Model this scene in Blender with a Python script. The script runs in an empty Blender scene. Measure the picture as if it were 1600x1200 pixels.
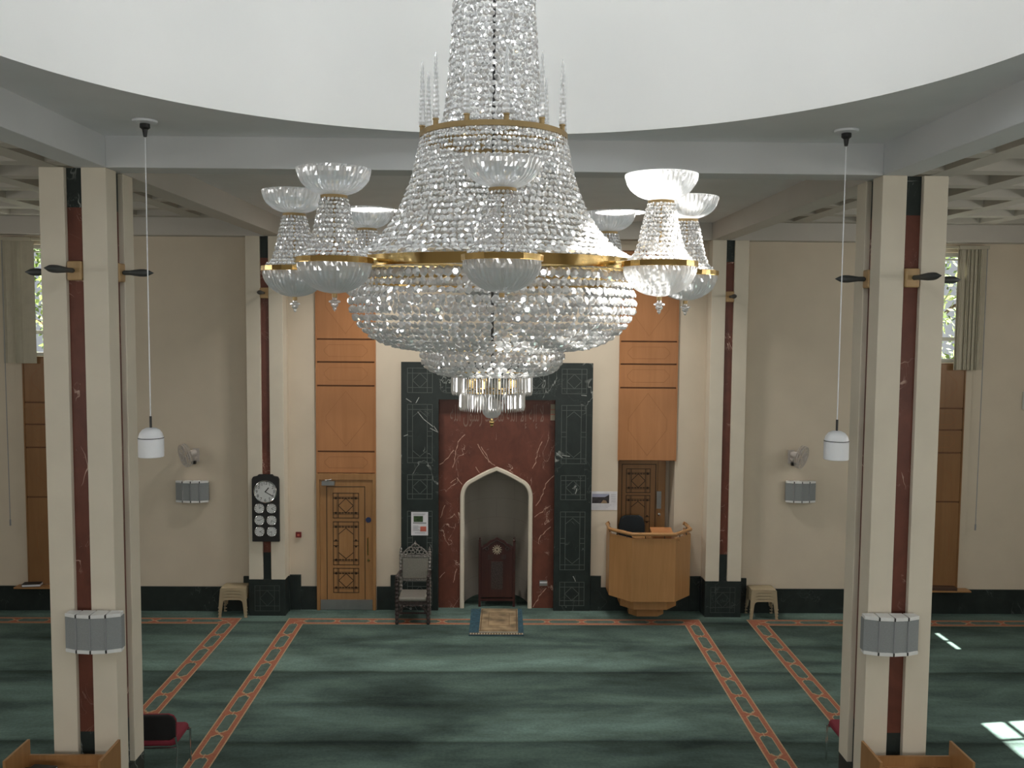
import bpy, bmesh, math, random
from mathutils import Vector, Matrix
PI = math.pi
sin, cos = math.sin, math.cos
random.seed(7)
S = bpy.context.scene
COL = S.collection

# ------------------------------------------------------------------ camera
cam_d = bpy.data.cameras.new('camera')
cam_d.sensor_fit = 'HORIZONTAL'
cam_d.sensor_width = 36.0
cam_d.lens = 1431.0 / 1600 * 36.0
cam_d.clip_end = 200
cam = bpy.data.objects.new('camera', cam_d)
COL.objects.link(cam)
pit, yaw, rol = .0691, .01349, .0079
fw = Vector((sin(yaw) * cos(pit), cos(yaw) * cos(pit), -sin(pit)))
rt = Vector((cos(yaw), -sin(yaw), 0))
up = rt.cross(fw)
r2 = rt * cos(rol) + up * sin(rol)
u2 = up * cos(rol) - rt * sin(rol)
cam.matrix_world = Matrix(((r2.x, u2.x, -fw.x, .04), (r2.y, u2.y, -fw.y, 0.0), (r2.z, u2.z, -fw.z, 4.85), (0, 0, 0, 1)))
S.camera = cam

# ------------------------------------------------------------------ world, sun, area lamps standing in for daylight at the windows, exposure
S.view_settings.view_transform = 'Standard'
S.view_settings.look = 'None'
S.view_settings.gamma = 1
S.view_settings.use_curve_mapping = False
S.view_settings.exposure = 0.0
W = bpy.data.worlds.new('daylight')
S.world = W
W.use_nodes = True
bg = W.node_tree.nodes['Background']
bg.inputs[0].default_value = (.86, .93, 1.0, 1)
bg.inputs[1].default_value = .5

SUN_DIR = Vector((.86, .12, 1.12)).normalized()       # towards the sun
sd = bpy.data.lights.new('sun', 'SUN')
sd.energy = 50
sd.angle = .009
sd.color = (1, .96, .88)
sun = bpy.data.objects.new('sun', sd)
COL.objects.link(sun)
sun.rotation_euler = SUN_DIR.to_track_quat('Z', 'Y').to_euler()
sun.location = SUN_DIR * 30

DCY, DR = 4.78, 3.15                                     # the drum's centre (x = 0) and radius
DRUM_WIN = {90: 6, 180: 13, 270: 24, 356: 11}           # where its windows stand (degrees) and how much daylight each gives
def area(name, loc, direction, sx, sy, power, color=(1, 1, 1), spread=PI):
    d = bpy.data.lights.new(name, 'AREA')
    d.shape = 'RECTANGLE'
    d.size, d.size_y = sx, sy
    d.energy = power
    d.color = color
    d.spread = spread
    o = bpy.data.objects.new(name, d)
    COL.objects.link(o)
    o.location = loc
    o.rotation_euler = Vector(direction).to_track_quat('-Z', 'Y').to_euler()
    return o
P_SIDE, P_BACK, P_FAR, P_SKYLIGHT = {-1: 28, 1: 50}, 70, 5, 50
for a, p in DRUM_WIN.items():
    c, s = cos(math.radians(a)), sin(math.radians(a))
    area('drum_window_daylight', ((DR - .1) * c, DCY + (DR - .1) * s, 8.3), (-c, -s, -.25), 1.0, 1.0, p, (.93, .97, 1.0))
SIDE_WIN = [(1.0, .5, 4.2, 5.6), (4.5, .5, 4.2, 5.6), (7.4, .5, 4.2, 5.6), (10.9, .5, 4.2, 5.6), (14.1, .4, 3.95, 4.35)]   # centre along the wall, half width, sill, head
for sx in (-1, 1):
    for y, hw, z0, z1 in SIDE_WIN[:4]:
        area('side_window_fill', (sx * 9.9, y, (z0 + z1) / 2), (-sx, 0, -.45), 2 * hw, z1 - z0, P_SIDE[sx], (1.0, .98, .94))  # added fill lamps; most of these unseen side windows are assumed
    area('far_window_daylight', (sx * 7.2, 14.95, 5.1), (0, -1, -.1), .9, 1.6, P_FAR, (.95, 1, .88))
for x in (-7, -2.4, 2.4, 7):
    area('rear_window_fill', (x, -2.85, 3.2), (0, 1, -.12), 1.6, 2.2, P_BACK, (1.0, .98, .93))  # added fill lamps at assumed windows behind the camera

# ------------------------------------------------------------------ mesh helpers
class MB:
    """collects faces, builds one mesh object"""
    def __init__(self):
        self.v, self.f, self.m = [], [], []
    def add(self, vs, fs, m=0):
        n = len(self.v)
        self.v.extend([tuple(p) for p in vs])
        for f in fs:
            self.f.append([i + n for i in f])
            self.m.append(m)
    def box(self, x0, x1, y0, y1, z0, z1, m=0):
        self.add([(x0, y0, z0), (x1, y0, z0), (x1, y1, z0), (x0, y1, z0), (x0, y0, z1), (x1, y0, z1), (x1, y1, z1), (x0, y1, z1)],
                 [(0, 3, 2, 1), (4, 5, 6, 7), (0, 1, 5, 4), (1, 2, 6, 5), (2, 3, 7, 6), (3, 0, 4, 7)], m)
    def prism(self, poly, z0, z1, m=0, f=None):
        """poly is a list of (a, b); f maps (a, b, h) to a point"""
        f = f or (lambda a, b, h: (a, b, h))
        n = len(poly)
        vs = [f(a, b, z0) for a, b in poly] + [f(a, b, z1) for a, b in poly]
        fs = [tuple(range(n - 1, -1, -1)), tuple(range(n, 2 * n))] + [(i, (i + 1) % n, n + (i + 1) % n, n + i) for i in range(n)]
        self.add(vs, fs, m)
    def tube(self, pts, r, seg=8, m=0, closed=False, cap=True):
        pts = [Vector(p) for p in pts]
        n = len(pts)
        rr = r if isinstance(r, (list, tuple)) else [r] * n
        vs, fs = [], []
        prev = None
        for i, p in enumerate(pts):
            if closed:
                t = pts[(i + 1) % n] - pts[i - 1]
            else:
                t = pts[min(i + 1, n - 1)] - pts[max(i - 1, 0)]
            t.normalize()
            if prev is None:
                a = Vector((0, 0, 1)) if abs(t.z) < .9 else Vector((1, 0, 0))
                u = t.cross(a).normalized()
            else:
                u = (prev - t * prev.dot(t)).normalized()
            prev = u
            w = t.cross(u)
            for k in range(seg):
                ang = 2 * PI * k / seg
                vs.append(p + (u * cos(ang) + w * sin(ang)) * rr[i])
        for i in range(n if closed else n - 1):
            j = (i + 1) % n
            for k in range(seg):
                l = (k + 1) % seg
                fs.append((i * seg + k, i * seg + l, j * seg + l, j * seg + k))
        if cap and not closed:
            fs.append(tuple(range(seg - 1, -1, -1)))
            fs.append(tuple((n - 1) * seg + k for k in range(seg)))
        self.add(vs, fs, m)
    def lathe(self, prof, c=(0, 0, 0), seg=32, m=0, axis='z', flute=0.0, a0=0.0, closed=False, jit=0.0, keep=()):
        """prof is a list of (radius, height)"""
        vs, fs = [], []
        n = len(prof)
        for i, (r, h) in enumerate(prof):
            for k in range(seg):
                a = a0 + 2 * PI * k / seg
                q = r * (1 + (0 if i in keep else flute * (1 if k % 2 else -1) + (random.uniform(-jit, jit) if jit else 0)))
                if axis == 'z': p = (c[0] + q * cos(a), c[1] + q * sin(a), c[2] + h)
                elif axis == 'y': p = (c[0] + q * cos(a), c[1] + h, c[2] + q * sin(a))
                else: p = (c[0] + h, c[1] + q * cos(a), c[2] + q * sin(a))
                vs.append(p)
        for i in range(n if closed else n - 1):
            j = (i + 1) % n
            for k in range(seg):
                l = (k + 1) % seg
                fs.append((i * seg + k, i * seg + l, j * seg + l, j * seg + k))
        if not closed:
            if prof[0][0] > 1e-5: fs.append(tuple(range(seg - 1, -1, -1)))
            if prof[-1][0] > 1e-5: fs.append(tuple((n - 1) * seg + k for k in range(seg)))
        self.add(vs, fs, m)
    def ball(self, c, r, seg=12, m=0, sz=1.0):
        k = max(4, seg // 2)
        self.lathe([(max(1e-6, r * sin(PI * i / k)), -r * sz * cos(PI * i / k)) for i in range(k + 1)], c, seg, m)
    def line(self, p, q, w, y, m=0, d=.003):
        """flat bar on a wall that faces -y, from (x, z) to (x, z)"""
        p, q = Vector(p), Vector(q)
        t = (q - p).normalized()
        n = Vector((-t.y, t.x)) * w / 2
        c = [p - n - t * w / 2, q - n + t * w / 2, q + n + t * w / 2, p + n - t * w / 2]
        self.prism([(a.x, a.y) for a in c], y - d, y, m, lambda a, b, h: (a, h, b))
    def build(self, name, mats, parent=None, smooth=None, bevel=0, loc=None, kind=None, fix=True):
        me = bpy.data.meshes.new(name)
        me.from_pydata(self.v, [], self.f)
        for x in (mats if isinstance(mats, (list, tuple)) else [mats]):
            me.materials.append(M[x])
        me.polygons.foreach_set('material_index', self.m)
        if fix:
            bm = bmesh.new()
            bm.from_mesh(me)
            bmesh.ops.recalc_face_normals(bm, faces=bm.faces)
            bm.to_mesh(me)
            bm.free()
        if smooth:
            me.polygons.foreach_set('use_smooth', [True] * len(me.polygons))
            me.set_sharp_from_angle(angle=math.radians(smooth))
        o = bpy.data.objects.new(name, me)
        COL.objects.link(o)
        if parent: o.parent = parent
        if loc: o.location = loc
        if kind: o['kind'] = kind
        if bevel:
            b = o.modifiers.new('bevel', 'BEVEL')
            b.width = bevel
            b.segments = 2
            b.limit_method = 'ANGLE'
        return o

def tag(o, label, cat, group=None):
    o['label'] = label
    o['category'] = cat
    if group: o['group'] = group
    return o
def thing(name, label, cat, loc=(0, 0, 0), rz=0, group=None):
    o = bpy.data.objects.new(name, None)
    o.empty_display_size = .1
    COL.objects.link(o)
    o.location = loc
    o.rotation_euler = (0, 0, rz)
    return tag(o, label, cat, group)
def kids(o): return [c for c in COL.objects if c.parent == o]
def dup(o, parent=None, **kw):
    c = o.copy()
    COL.objects.link(c)
    c.parent = parent
    for k, val in kw.items():
        if k in ('label', 'category', 'group'): c[k] = val
    for ch in kids(o):
        if ch != c: dup(ch, c)
    return c
def text(mb, body, size, f, m=0, depth=0.0, font_x=.5, space=1.0):
    """append flat lettering; f maps text-plane (u, v) to a point"""
    cu = bpy.data.curves.new('lettering', 'FONT')
    cu.body = body
    cu.size = size
    cu.align_x = 'CENTER'
    cu.align_y = 'CENTER'
    cu.space_character = space
    cu.resolution_u = 3
    o = bpy.data.objects.new('lettering', cu)
    COL.objects.link(o)
    dg = bpy.context.evaluated_depsgraph_get()
    ev = o.evaluated_get(dg)
    me = ev.to_mesh()
    vs = [f(p.co.x, p.co.y) for p in me.vertices]
    fs = [tuple(p.vertices) for p in me.polygons]
    ev.to_mesh_clear()
    bpy.data.objects.remove(o)
    bpy.data.curves.remove(cu)
    if vs: mb.add(vs, fs, m)

# ------------------------------------------------------------------ materials
M = {}
def nodes(name):
    m = bpy.data.materials.new(name)
    m.use_nodes = True
    nt = m.node_tree
    b = nt.nodes['Principled BSDF']
    M[name] = m
    return m, nt, b
def mapped(nt, scale=(1, 1, 1), rot=(0, 0, 0)):
    g = nt.nodes.new('ShaderNodeNewGeometry')
    mp = nt.nodes.new('ShaderNodeMapping')
    mp.inputs['Scale'].default_value = scale
    mp.inputs['Rotation'].default_value = rot
    nt.links.new(g.outputs['Position'], mp.inputs['Vector'])
    return mp
def noise(nt, vec, scale, detail=4, rough=.5, dist=0):
    n = nt.nodes.new('ShaderNodeTexNoise')
    n.inputs['Scale'].default_value = scale
    n.inputs['Detail'].default_value = detail
    n.inputs['Roughness'].default_value = rough
    n.inputs['Distortion'].default_value = dist
    nt.links.new(vec.outputs[0], n.inputs['Vector'])
    return n
def ramp(nt, src, stops, out='Fac'):
    r = nt.nodes.new('ShaderNodeValToRGB')
    e = r.color_ramp.elements
    while len(e) < len(stops): e.new(.5)
    for i, (p, c) in enumerate(stops):
        e[i].position = p
        e[i].color = (c, c, c, 1) if isinstance(c, (int, float)) else (*c, 1)
    nt.links.new(src, r.inputs['Fac'])
    return r
def mixc(nt, a, b, fac, mode='MIX'):
    x = nt.nodes.new('ShaderNodeMix')
    x.data_type = 'RGBA'
    x.blend_type = mode
    for key, val in ((6, a), (7, b), (0, fac)):
        if isinstance(val, tuple): x.inputs[key].default_value = (*val, 1)
        elif isinstance(val, (int, float)): x.inputs[key].default_value = val
        else: nt.links.new(val, x.inputs[key])
    return x.outputs[2]
def bump(nt, b, h, strength=.2, dist=.01):
    n = nt.nodes.new('ShaderNodeBump')
    n.inputs['Strength'].default_value = strength
    n.inputs['Distance'].default_value = dist
    nt.links.new(h, n.inputs['Height'])
    nt.links.new(n.outputs[0], b.inputs['Normal'])
def plain(name, col, rough=.5, metal=0, var=.06, scale=8, emit=0, spec=.5):
    m, nt, b = nodes(name)
    mp = mapped(nt)
    n = noise(nt, mp, scale)
    lo = tuple(c * (1 - var) for c in col)
    hi = tuple(min(1, c * (1 + var)) for c in col)
    r = ramp(nt, n.outputs['Fac'], [(.3, lo), (.7, hi)])
    nt.links.new(r.outputs[0], b.inputs['Base Color'])
    b.inputs['Roughness'].default_value = rough
    b.inputs['Metallic'].default_value = metal
    b.inputs['Specular IOR Level'].default_value = spec
    if emit:
        b.inputs['Emission Color'].default_value = (*col, 1)
        b.inputs['Emission Strength'].default_value = emit
    return m
def wood(name, a, b_, rough=.4, axis='z', scale=6):
    m, nt, b = nodes(name)
    st = {'z': (1, 1, .08), 'x': (.08, 1, 1), 'y': (1, .08, 1)}[axis]
    mp = mapped(nt, st)
    n = noise(nt, mp, scale * 3, 5, .6, .6)
    mp2 = mapped(nt, (1, 1, 1))
    n2 = noise(nt, mp2, 1.1, 2)
    r = ramp(nt, n.outputs['Fac'], [(.3, a), (.7, b_)])
    c = mixc(nt, r.outputs[0], tuple(x * .78 for x in a), ramp(nt, n2.outputs['Fac'], [(.4, 0.0), (.7, .5)]).outputs[0])
    nt.links.new(c, b.inputs['Base Color'])
    b.inputs['Roughness'].default_value = rough
    return m
def marble(name, base, dark, vein, amount=.5, scale=1.6, rough=.32):
    m, nt, b = nodes(name)
    mp = mapped(nt, (1, 1, .75), (0, .5, .3))
    n = noise(nt, mp, 5, 6, .6, .4)
    body = ramp(nt, n.outputs['Fac'], [(.3, dark), (.7, base)])
    w = noise(nt, mp, scale, 4, .55, 1.0)
    line = ramp(nt, w.outputs['Fac'], [(.493, 0.0), (.5, 1.0), (.507, 0.0)])
    w2 = noise(nt, mapped(nt, (1, 1, .8), (0, -.6, 1)), scale * 2.3, 4, .6, .8)
    line2 = ramp(nt, w2.outputs['Fac'], [(.495, 0.0), (.5, .6), (.505, 0.0)])
    gate = ramp(nt, noise(nt, mapped(nt), 2.1, 2).outputs['Fac'], [(.50, 0.0), (.60, 1.0)])
    both = mixc(nt, line.outputs[0], line2.outputs[0], .5, 'ADD')
    fac = mixc(nt, both, gate.outputs[0], 1.0, 'MULTIPLY')
    s = nt.nodes.new('ShaderNodeMath')
    s.operation = 'MULTIPLY'
    s.use_clamp = True
    nt.links.new(fac, s.inputs[0])
    s.inputs[1].default_value = amount
    nt.links.new(mixc(nt, body.outputs[0], vein, s.outputs[0]), b.inputs['Base Color'])
    b.inputs['Roughness'].default_value = rough
    b.inputs['Specular IOR Level'].default_value = .25
    return m

plain('cream_wall', (.66, .58, .465), .8, var=.03, scale=2)
plain('cream_column', (.70, .64, .53), .7, var=.03, scale=3)
plain('white_paint', (.62, .635, .645), .75, var=.02, scale=2)
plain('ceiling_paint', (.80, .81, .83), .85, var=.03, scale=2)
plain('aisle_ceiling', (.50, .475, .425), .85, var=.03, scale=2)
plain('beam_warm_lit', (.56, .53, .485), .8, var=.02, scale=2)  # beam paint with warm light bounced off floor and walls put into the colour
plain('dome_white', (.92, .93, .93), .85, var=.012, scale=1)
marble('red_marble', (.180, .064, .044), (.115, .043, .031), (.72, .52, .42), 1.0, 1.5)
marble('green_marble', (.032, .042, .040), (.021, .028, .027), (.5, .53, .5), .7, 1.3)
plain('inlay_grey', (.092, .108, .10), .5)
plain('inlay_dim', (.05, .06, .056), .5)
marble('skirting_marble', (.030, .039, .037), (.020, .027, .026), (.22, .24, .23), .3, 2.2)
plain('vein_pink', (.52, .33, .25), .4, var=.3, scale=20)
plain('vein_white', (.42, .44, .42), .4, var=.3, scale=20)
plain('engraving', (.215, .13, .10), .6)
wood('oak', (.325, .165, .062), (.40, .215, .088), .38)
wood('oak_panel', (.40, .175, .066), (.47, .215, .086), .42, scale=3)
wood('oak_flat', (.37, .19, .075), (.46, .25, .10), .4, 'x')
wood('oak_pulpit', (.42, .215, .08), (.50, .265, .11), .36)
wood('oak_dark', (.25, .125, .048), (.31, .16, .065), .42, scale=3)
wood('beech_bracket', (.44, .28, .13), (.5, .33, .16), .5)
plain('groove', (.17, .075, .03), .6)
plain('incised', (.30, .125, .046), .6)
plain('dark_inlay', (.05, .028, .012), .5)
wood('mahogany', (.036, .010, .009), (.055, .016, .013), .35)
plain('black_metal', (.02, .021, .022), .45)
plain('torpedo_grey', (.065, .07, .07), .5, .3)
plain('white_lacquer', (.80, .82, .86), .35, var=.01)
plain('speaker_grille', (.27, .29, .295), .65, var=.08, scale=120)
plain('speaker_cap', (.78, .79, .79), .5)
plain('black', (.012, .012, .012), .5)
plain('brass', (.72, .52, .23), .14, 1.0, var=.04)
plain('dull_brass', (.36, .26, .13), .45, .85)
plain('chrome', (.75, .75, .76), .15, 1.0)
plain('steel', (.30, .31, .31), .4, .8)
plain('silver_fabric', (.27, .255, .225), .36, .3, var=.12, scale=60)
plain('silver_carving', (.27, .255, .24), .4, .5, var=.5, scale=45)
plain('dark_carving', (.045, .032, .03), .4, .1, var=.5, scale=40)
plain('stool_plastic', (.40, .33, .215), .45, var=.04)
plain('red_fabric', (.20, .018, .035), .8)
plain('black_fabric', (.012, .012, .013), .8)
plain('navy_fabric', (.012, .018, .022), .8)
plain('paper', (.72, .72, .76), .7)
plain('print_grey', (.30, .31, .33), .7)
plain('poster_green', (.03, .065, .02), .6, var=.6, scale=30)
plain('poster_red', (.55, .14, .10), .7)
plain('photo_dark', (.035, .03, .035), .5, var=.5, scale=18)
plain('photo_sky', (.35, .37, .5), .5)
plain('photo_ground', (.30, .21, .13), .5)
plain('alarm_red', (.16, .012, .012), .4)
plain('sign_blue', (.02, .035, .10), .4)
plain('clock_face', (.62, .64, .64), .5)
plain('rug_tan', (.30, .22, .13), .95, var=.5, scale=5)
plain('rug_blue', (.03, .085, .12), .95, var=.3, scale=20)
plain('rug_brown', (.14, .09, .045), .95)
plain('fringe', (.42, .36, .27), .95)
plain('blind', (.50, .46, .36), .8, var=.05)
plain('fan_plastic', (.56, .52, .49), .5)
plain('book_dark', (.018, .016, .015), .5)
plain('book_brown', (.07, .035, .02), .5)
plain('carpet_red', (.36, .125, .07), .95, var=.15, scale=25)
plain('carpet_cream', (.45, .31, .185), .95, var=.1, scale=25)
plain('carpet_cell', (.085, .135, .118), .95, var=.25, scale=9)
plain('bark', (.09, .06, .04), .9)
plain('kerb', (.25, .26, .24), .9)
# stone lining of the niche
m, nt, b = nodes('niche_stone')
mp = mapped(nt, (1, 1, 1), (PI / 2, 0, 0))
br = nt.nodes.new('ShaderNodeTexBrick')
br.inputs['Scale'].default_value = 1.0
br.inputs['Mortar Size'].default_value = .003
br.inputs['Brick Width'].default_value = .62
br.inputs['Row Height'].default_value = .34
br.inputs['Color1'].default_value = (.36, .33, .285, 1)
br.inputs['Color2'].default_value = (.37, .34, .293, 1)
br.inputs['Mortar'].default_value = (.29, .265, .23, 1)
nt.links.new(mp.outputs[0], br.inputs['Vector'])
nt.links.new(br.outputs[0], b.inputs['Base Color'])
b.inputs['Roughness'].default_value = .8
# carpet: trodden pile with the long rows of the prayer lines
m, nt, b = nodes('carpet_green')
g = nt.nodes.new('ShaderNodeNewGeometry')
sx = nt.nodes.new('ShaderNodeSeparateXYZ')
nt.links.new(g.outputs['Position'], sx.inputs[0])
mpn = mapped(nt, (.35, 1, 1))
nz = noise(nt, mpn, 1.7, 7, .62, .3)
nfine = noise(nt, mapped(nt), 26, 3)
def mth(op, a, bb):
    x = nt.nodes.new('ShaderNodeMath')
    x.operation = op
    for i, val in enumerate((a, bb)):
        if isinstance(val, (int, float)): x.inputs[i].default_value = val
        else: nt.links.new(val, x.inputs[i])
    return x.outputs[0]
wob = mth('MULTIPLY', mth('SUBTRACT', noise(nt, mapped(nt, (.4, 1, 1)), 1.2, 4).outputs['Fac'], .5), .16)
u = mth('FRACT', mth('DIVIDE', mth('ADD', mth('SUBTRACT', sx.outputs[1], 10.25 - 21), wob), 2.1), 0)
rows = ramp(nt, u, [(0, .42), (.03, 1.0), (.15, 1.25), (.42, .92), (.49, .70), (.56, 1.02), (.80, .80), (.94, .66), (1.0, .42)])
patch = ramp(nt, nz.outputs['Fac'], [(.30, .52), (.5, 1.0), (.70, 1.5)])
fine = ramp(nt, nfine.outputs['Fac'], [(.3, .88), (.7, 1.12)])
c = mixc(nt, (.099, .152, .136), rows.outputs[0], 1.0, 'MULTIPLY')
c = mixc(nt, c, patch.outputs[0], 1.0, 'MULTIPLY')
nbig = noise(nt, mapped(nt, (.45, 1, 1)), .75, 5, .55, .4)
c = mixc(nt, c, ramp(nt, nbig.outputs['Fac'], [(.36, .62), (.5, 1.0), (.64, 1.28)]).outputs[0], 1.0, 'MULTIPLY')
c = mixc(nt, c, fine.outputs[0], 1.0, 'MULTIPLY')
nt.links.new(c, b.inputs['Base Color'])
b.inputs['Roughness'].default_value = 1
b.inputs['Specular IOR Level'].default_value = .1
bump(nt, b, nfine.outputs['Fac'], .3, .01)
# crystal, cut glass, window panes
def glassy(name, diff, gl, tr, rough, col=(.9, .92, .94)):
    m = bpy.data.materials.new(name)
    m.use_nodes = True
    nt = m.node_tree
    nt.nodes.clear()
    out = nt.nodes.new('ShaderNodeOutputMaterial')
    d = nt.nodes.new('ShaderNodeBsdfDiffuse')
    d.inputs[0].default_value = (*col, 1)
    tl = nt.nodes.new('ShaderNodeBsdfTranslucent')
    tl.inputs[0].default_value = (*col, 1)
    gs = nt.nodes.new('ShaderNodeBsdfGlossy')
    gs.inputs['Roughness'].default_value = rough
    gs.inputs[0].default_value = (.97, .98, 1, 1)
    tp = nt.nodes.new('ShaderNodeBsdfTransparent')
    def mx(a, b_, f):
        x = nt.nodes.new('ShaderNodeMixShader')
        x.inputs[0].default_value = f
        nt.links.new(a.outputs[0], x.inputs[1])
        nt.links.new(b_.outputs[0], x.inputs[2])
        return x
    body = mx(d, tl, .5)
    tot = diff + gl
    a = mx(body, gs, gl / tot) if diff > 0 else gs
    nt.links.new(mx(a, tp, tr).outputs[0], out.inputs[0])
    M[name] = m
glassy('crystal', .46, .54, .08, .06, (.95, .95, .95))
glassy('cut_glass', .45, .55, .40, .10, (.88, .90, .92))
glassy('pane', 0, 1, .93, .02)
m, nt, b = nodes('leaves')
n = noise(nt, mapped(nt), 3.0, 3)
nt.links.new(ramp(nt, n.outputs['Fac'], [(.35, (.04, .09, .02)), (.55, (.16, .26, .05)), (.7, (.35, .42, .12))]).outputs[0], b.inputs['Base Color'])
b.inputs['Roughness'].default_value = .7
plain('skylight_diffuser', (1, .97, .90), .5, emit=9)

# ------------------------------------------------------------------ the room
ZB, ZC, ZS = 6.165, 6.44, 6.62                     # underside of beams, of ceilings, of the slab above the coffers
CX0, CX1, CY0, CY1 = 3.435, 4.025, 8.2, 8.8         # the free-standing columns
mb = MB()
mb.box(-10.2, 10.2, -3.2, 16.6, -.3, 0)
def border(mb, path):
    """patterned carpet border along a centre line with mitred corners, .29 wide"""
    path = [Vector(p) for p in path]
    def off(b):
        out = []
        for i, p in enumerate(path):
            ns = []
            for a, c in ((i - 1, i), (i, i + 1)):
                if a >= 0 and c < len(path):
                    t = (path[c] - path[a]).normalized()
                    ns.append(Vector((-t.y, t.x)))
            n_ = ns[0] if len(ns) == 1 else ns[0] + ns[1]
            out.append(p + n_ * b)
        return out
    def stripe(b0, b1, z, m):
        A_, B_ = off(b0), off(b1)
        for i in range(len(path) - 1):
            mb.add([(*A_[i], z), (*A_[i + 1], z), (*B_[i + 1], z), (*B_[i], z)], [(0, 1, 2, 3)], m)
    h = .145
    stripe(-h, h, .002, 2)
    stripe(-h + .017, h - .017, .003, 1)
    for p, q in zip(path, path[1:]):
        L = (q - p).length
        ux = (q - p).normalized()
        uy = Vector((-ux.y, ux.x))
        def poly(pts, z, m): mb.add([(*(p + ux * a + uy * b), z) for a, b in pts], [tuple(range(len(pts)))], m)
        n_ = max(1, round((L - .2) / .57))
        pitch = (L - .2) / n_
        def bar(a, b2, w, z):
            a, b2 = Vector(a), Vector(b2)
            t = (b2 - a).normalized()
            w = Vector((-t.y, t.x)) * w / 2
            poly([tuple(a - w), tuple(b2 - w), tuple(b2 + w), tuple(a + w)], z, 2)
        for k in range(n_):
            c = .1 + (k + .5) * pitch
            hl = pitch * .435
            tip = .05
            for gr, z, mi in ((.011, .0042, 2), (0, .0050, 3)):
                w, l = .066 + gr, hl + gr
                poly([(c - l, -.03 - gr * .7), (c - l, .03 + gr * .7), (c - l + tip, w), (c + l - tip, w), (c + l, .03 + gr * .7), (c + l, -.03 - gr * .7), (c + l - tip, -w), (c - l + tip, -w)], z, mi)
        for k in range(n_ + 1):
            c = .1 + k * pitch
            if k % 2 == 0:
                for sg in (-1, 1):
                    bar((c - .085, -.055 * sg), (c + .085, .055 * sg), .012, .0056)
            else:
                bar((c - .05, 0), (c + .05, 0), .014, .0056)
YB = 14.475
border(mb, [(-3.21, -2), (-3.21, YB), (3.18, YB), (3.18, -2)])
border(mb, [(-10, YB), (-4.26, YB), (-4.26, -2)])
border(mb, [(4.24, -2), (4.24, YB), (10, YB)])
mb.build('floor', ['carpet_green', 'carpet_red', 'carpet_cream', 'carpet_cell'], kind='structure', fix=False)

def holed(mb, f, u0, u1, z0, z1, holes, m=0):
    """wall of boxes with rectangular openings; f(u0, u1, z0, z1) adds one box"""
    us = sorted({u0, u1, *[h[0] for h in holes], *[h[1] for h in holes]})
    zs = sorted({z0, z1, *[h[2] for h in holes], *[h[3] for h in holes]})
    for a, b2 in zip(us, us[1:]):
        run = None
        for c, d in list(zip(zs, zs[1:])) + [(None, None)]:
            solid = c is not None and not any(h[0] <= a and b2 <= h[1] and h[2] <= c and d <= h[3] for h in holes)
            if solid:
                run = (run[0], d) if run else (c, d)
            elif run:
                f(a, b2, *run)
                run = None
mb = MB()
WIN = (6.74, 7.70, 4.21, 6.02)
for s in (-1, 1):
    u = (-10.2, -3.44) if s < 0 else (3.44, 10.2)
    h = (-WIN[1], -WIN[0], WIN[2], WIN[3]) if s < 0 else WIN
    holed(mb, lambda a, b2, c, d: mb.box(a, b2, 15.0, 15.3, c, d), u[0], u[1], 0, ZS, [h])
holed(mb, lambda a, b2, c, d: mb.box(a, b2, 15.1, 15.35, c, d), -3.44, 3.44, 0, ZS, [(-1.5, 1.5, 0, 4.1), (2.02, 2.97, 0, 2.54)])
mb.box(2.02, 2.97, 15.62, 15.7, 0, 2.7)           # back of the pulpit doorway
mb.box(1.9, 2.02, 15.35, 15.7, 0, 2.7)
mb.box(2.97, 3.09, 15.35, 15.7, 0, 2.7)
mb.box(1.9, 3.09, 15.35, 15.7, 2.54, 2.7)
mb.build('wall_far', 'cream_wall', kind='structure')
for s, nm in ((-1, 'wall_left'), (1, 'wall_right')):
    mb = MB()
    x0, x1 = sorted((s * 10.0, s * 10.25))
    holed(mb, lambda a, b2, c, d: mb.box(x0, x1, a, b2, c, d), -3.2, 15.3, 0, ZS, [(y - hw, y + hw, a, b2) for y, hw, a, b2 in SIDE_WIN])
    mb.build(nm, 'cream_wall', kind='structure')
mb = MB()
holed(mb, lambda a, b2, c, d: mb.box(a, b2, -3.2, -3.0, c, d), -10.2, 10.2, 0, ZS, [(x - .8, x + .8, 2.1, 4.3) for x in (-7, -2.4, 2.4, 7)])
mb.build('wall_behind', 'cream_wall', kind='structure')

# dark marble skirting, stepped up beside the pilasters and the mihrab
mb = MB()
for s in (-1, 1):
    a, b2 = sorted((s * 4.025, s * 10.0))
    mb.box(a, b2, 14.975, 15.0, 0, .41)
    a, b2 = sorted((s * 4.025, s * 4.18))
    mb.box(a, b2, 14.965, 14.999, 0, .59)
    a, b2 = sorted((s * 3.255, s * 3.44))
    mb.box(a, b2, 15.06, 15.099, 0, .59)
    a, b2 = sorted((s * (2.985 if s < 0 else 1.99), s * 3.255))
    mb.box(a, b2, 15.07, 15.099, 0, .392)
    a, b2 = sorted((s * 3.428, s * 3.4395)); mb.box(a, b2, 14.99, 15.099, 0, .59)
    a, b2 = sorted((s * 1.585, s * 1.99))
    mb.box(a, b2, 15.07, 15.099, 0, .392)
    a, b2 = sorted((s * 1.585, s * 1.76))
    mb.box(a, b2, 15.06, 15.098, 0, .59)
mb.build('baseboard_far', 'skirting_marble', kind='structure')

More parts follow.
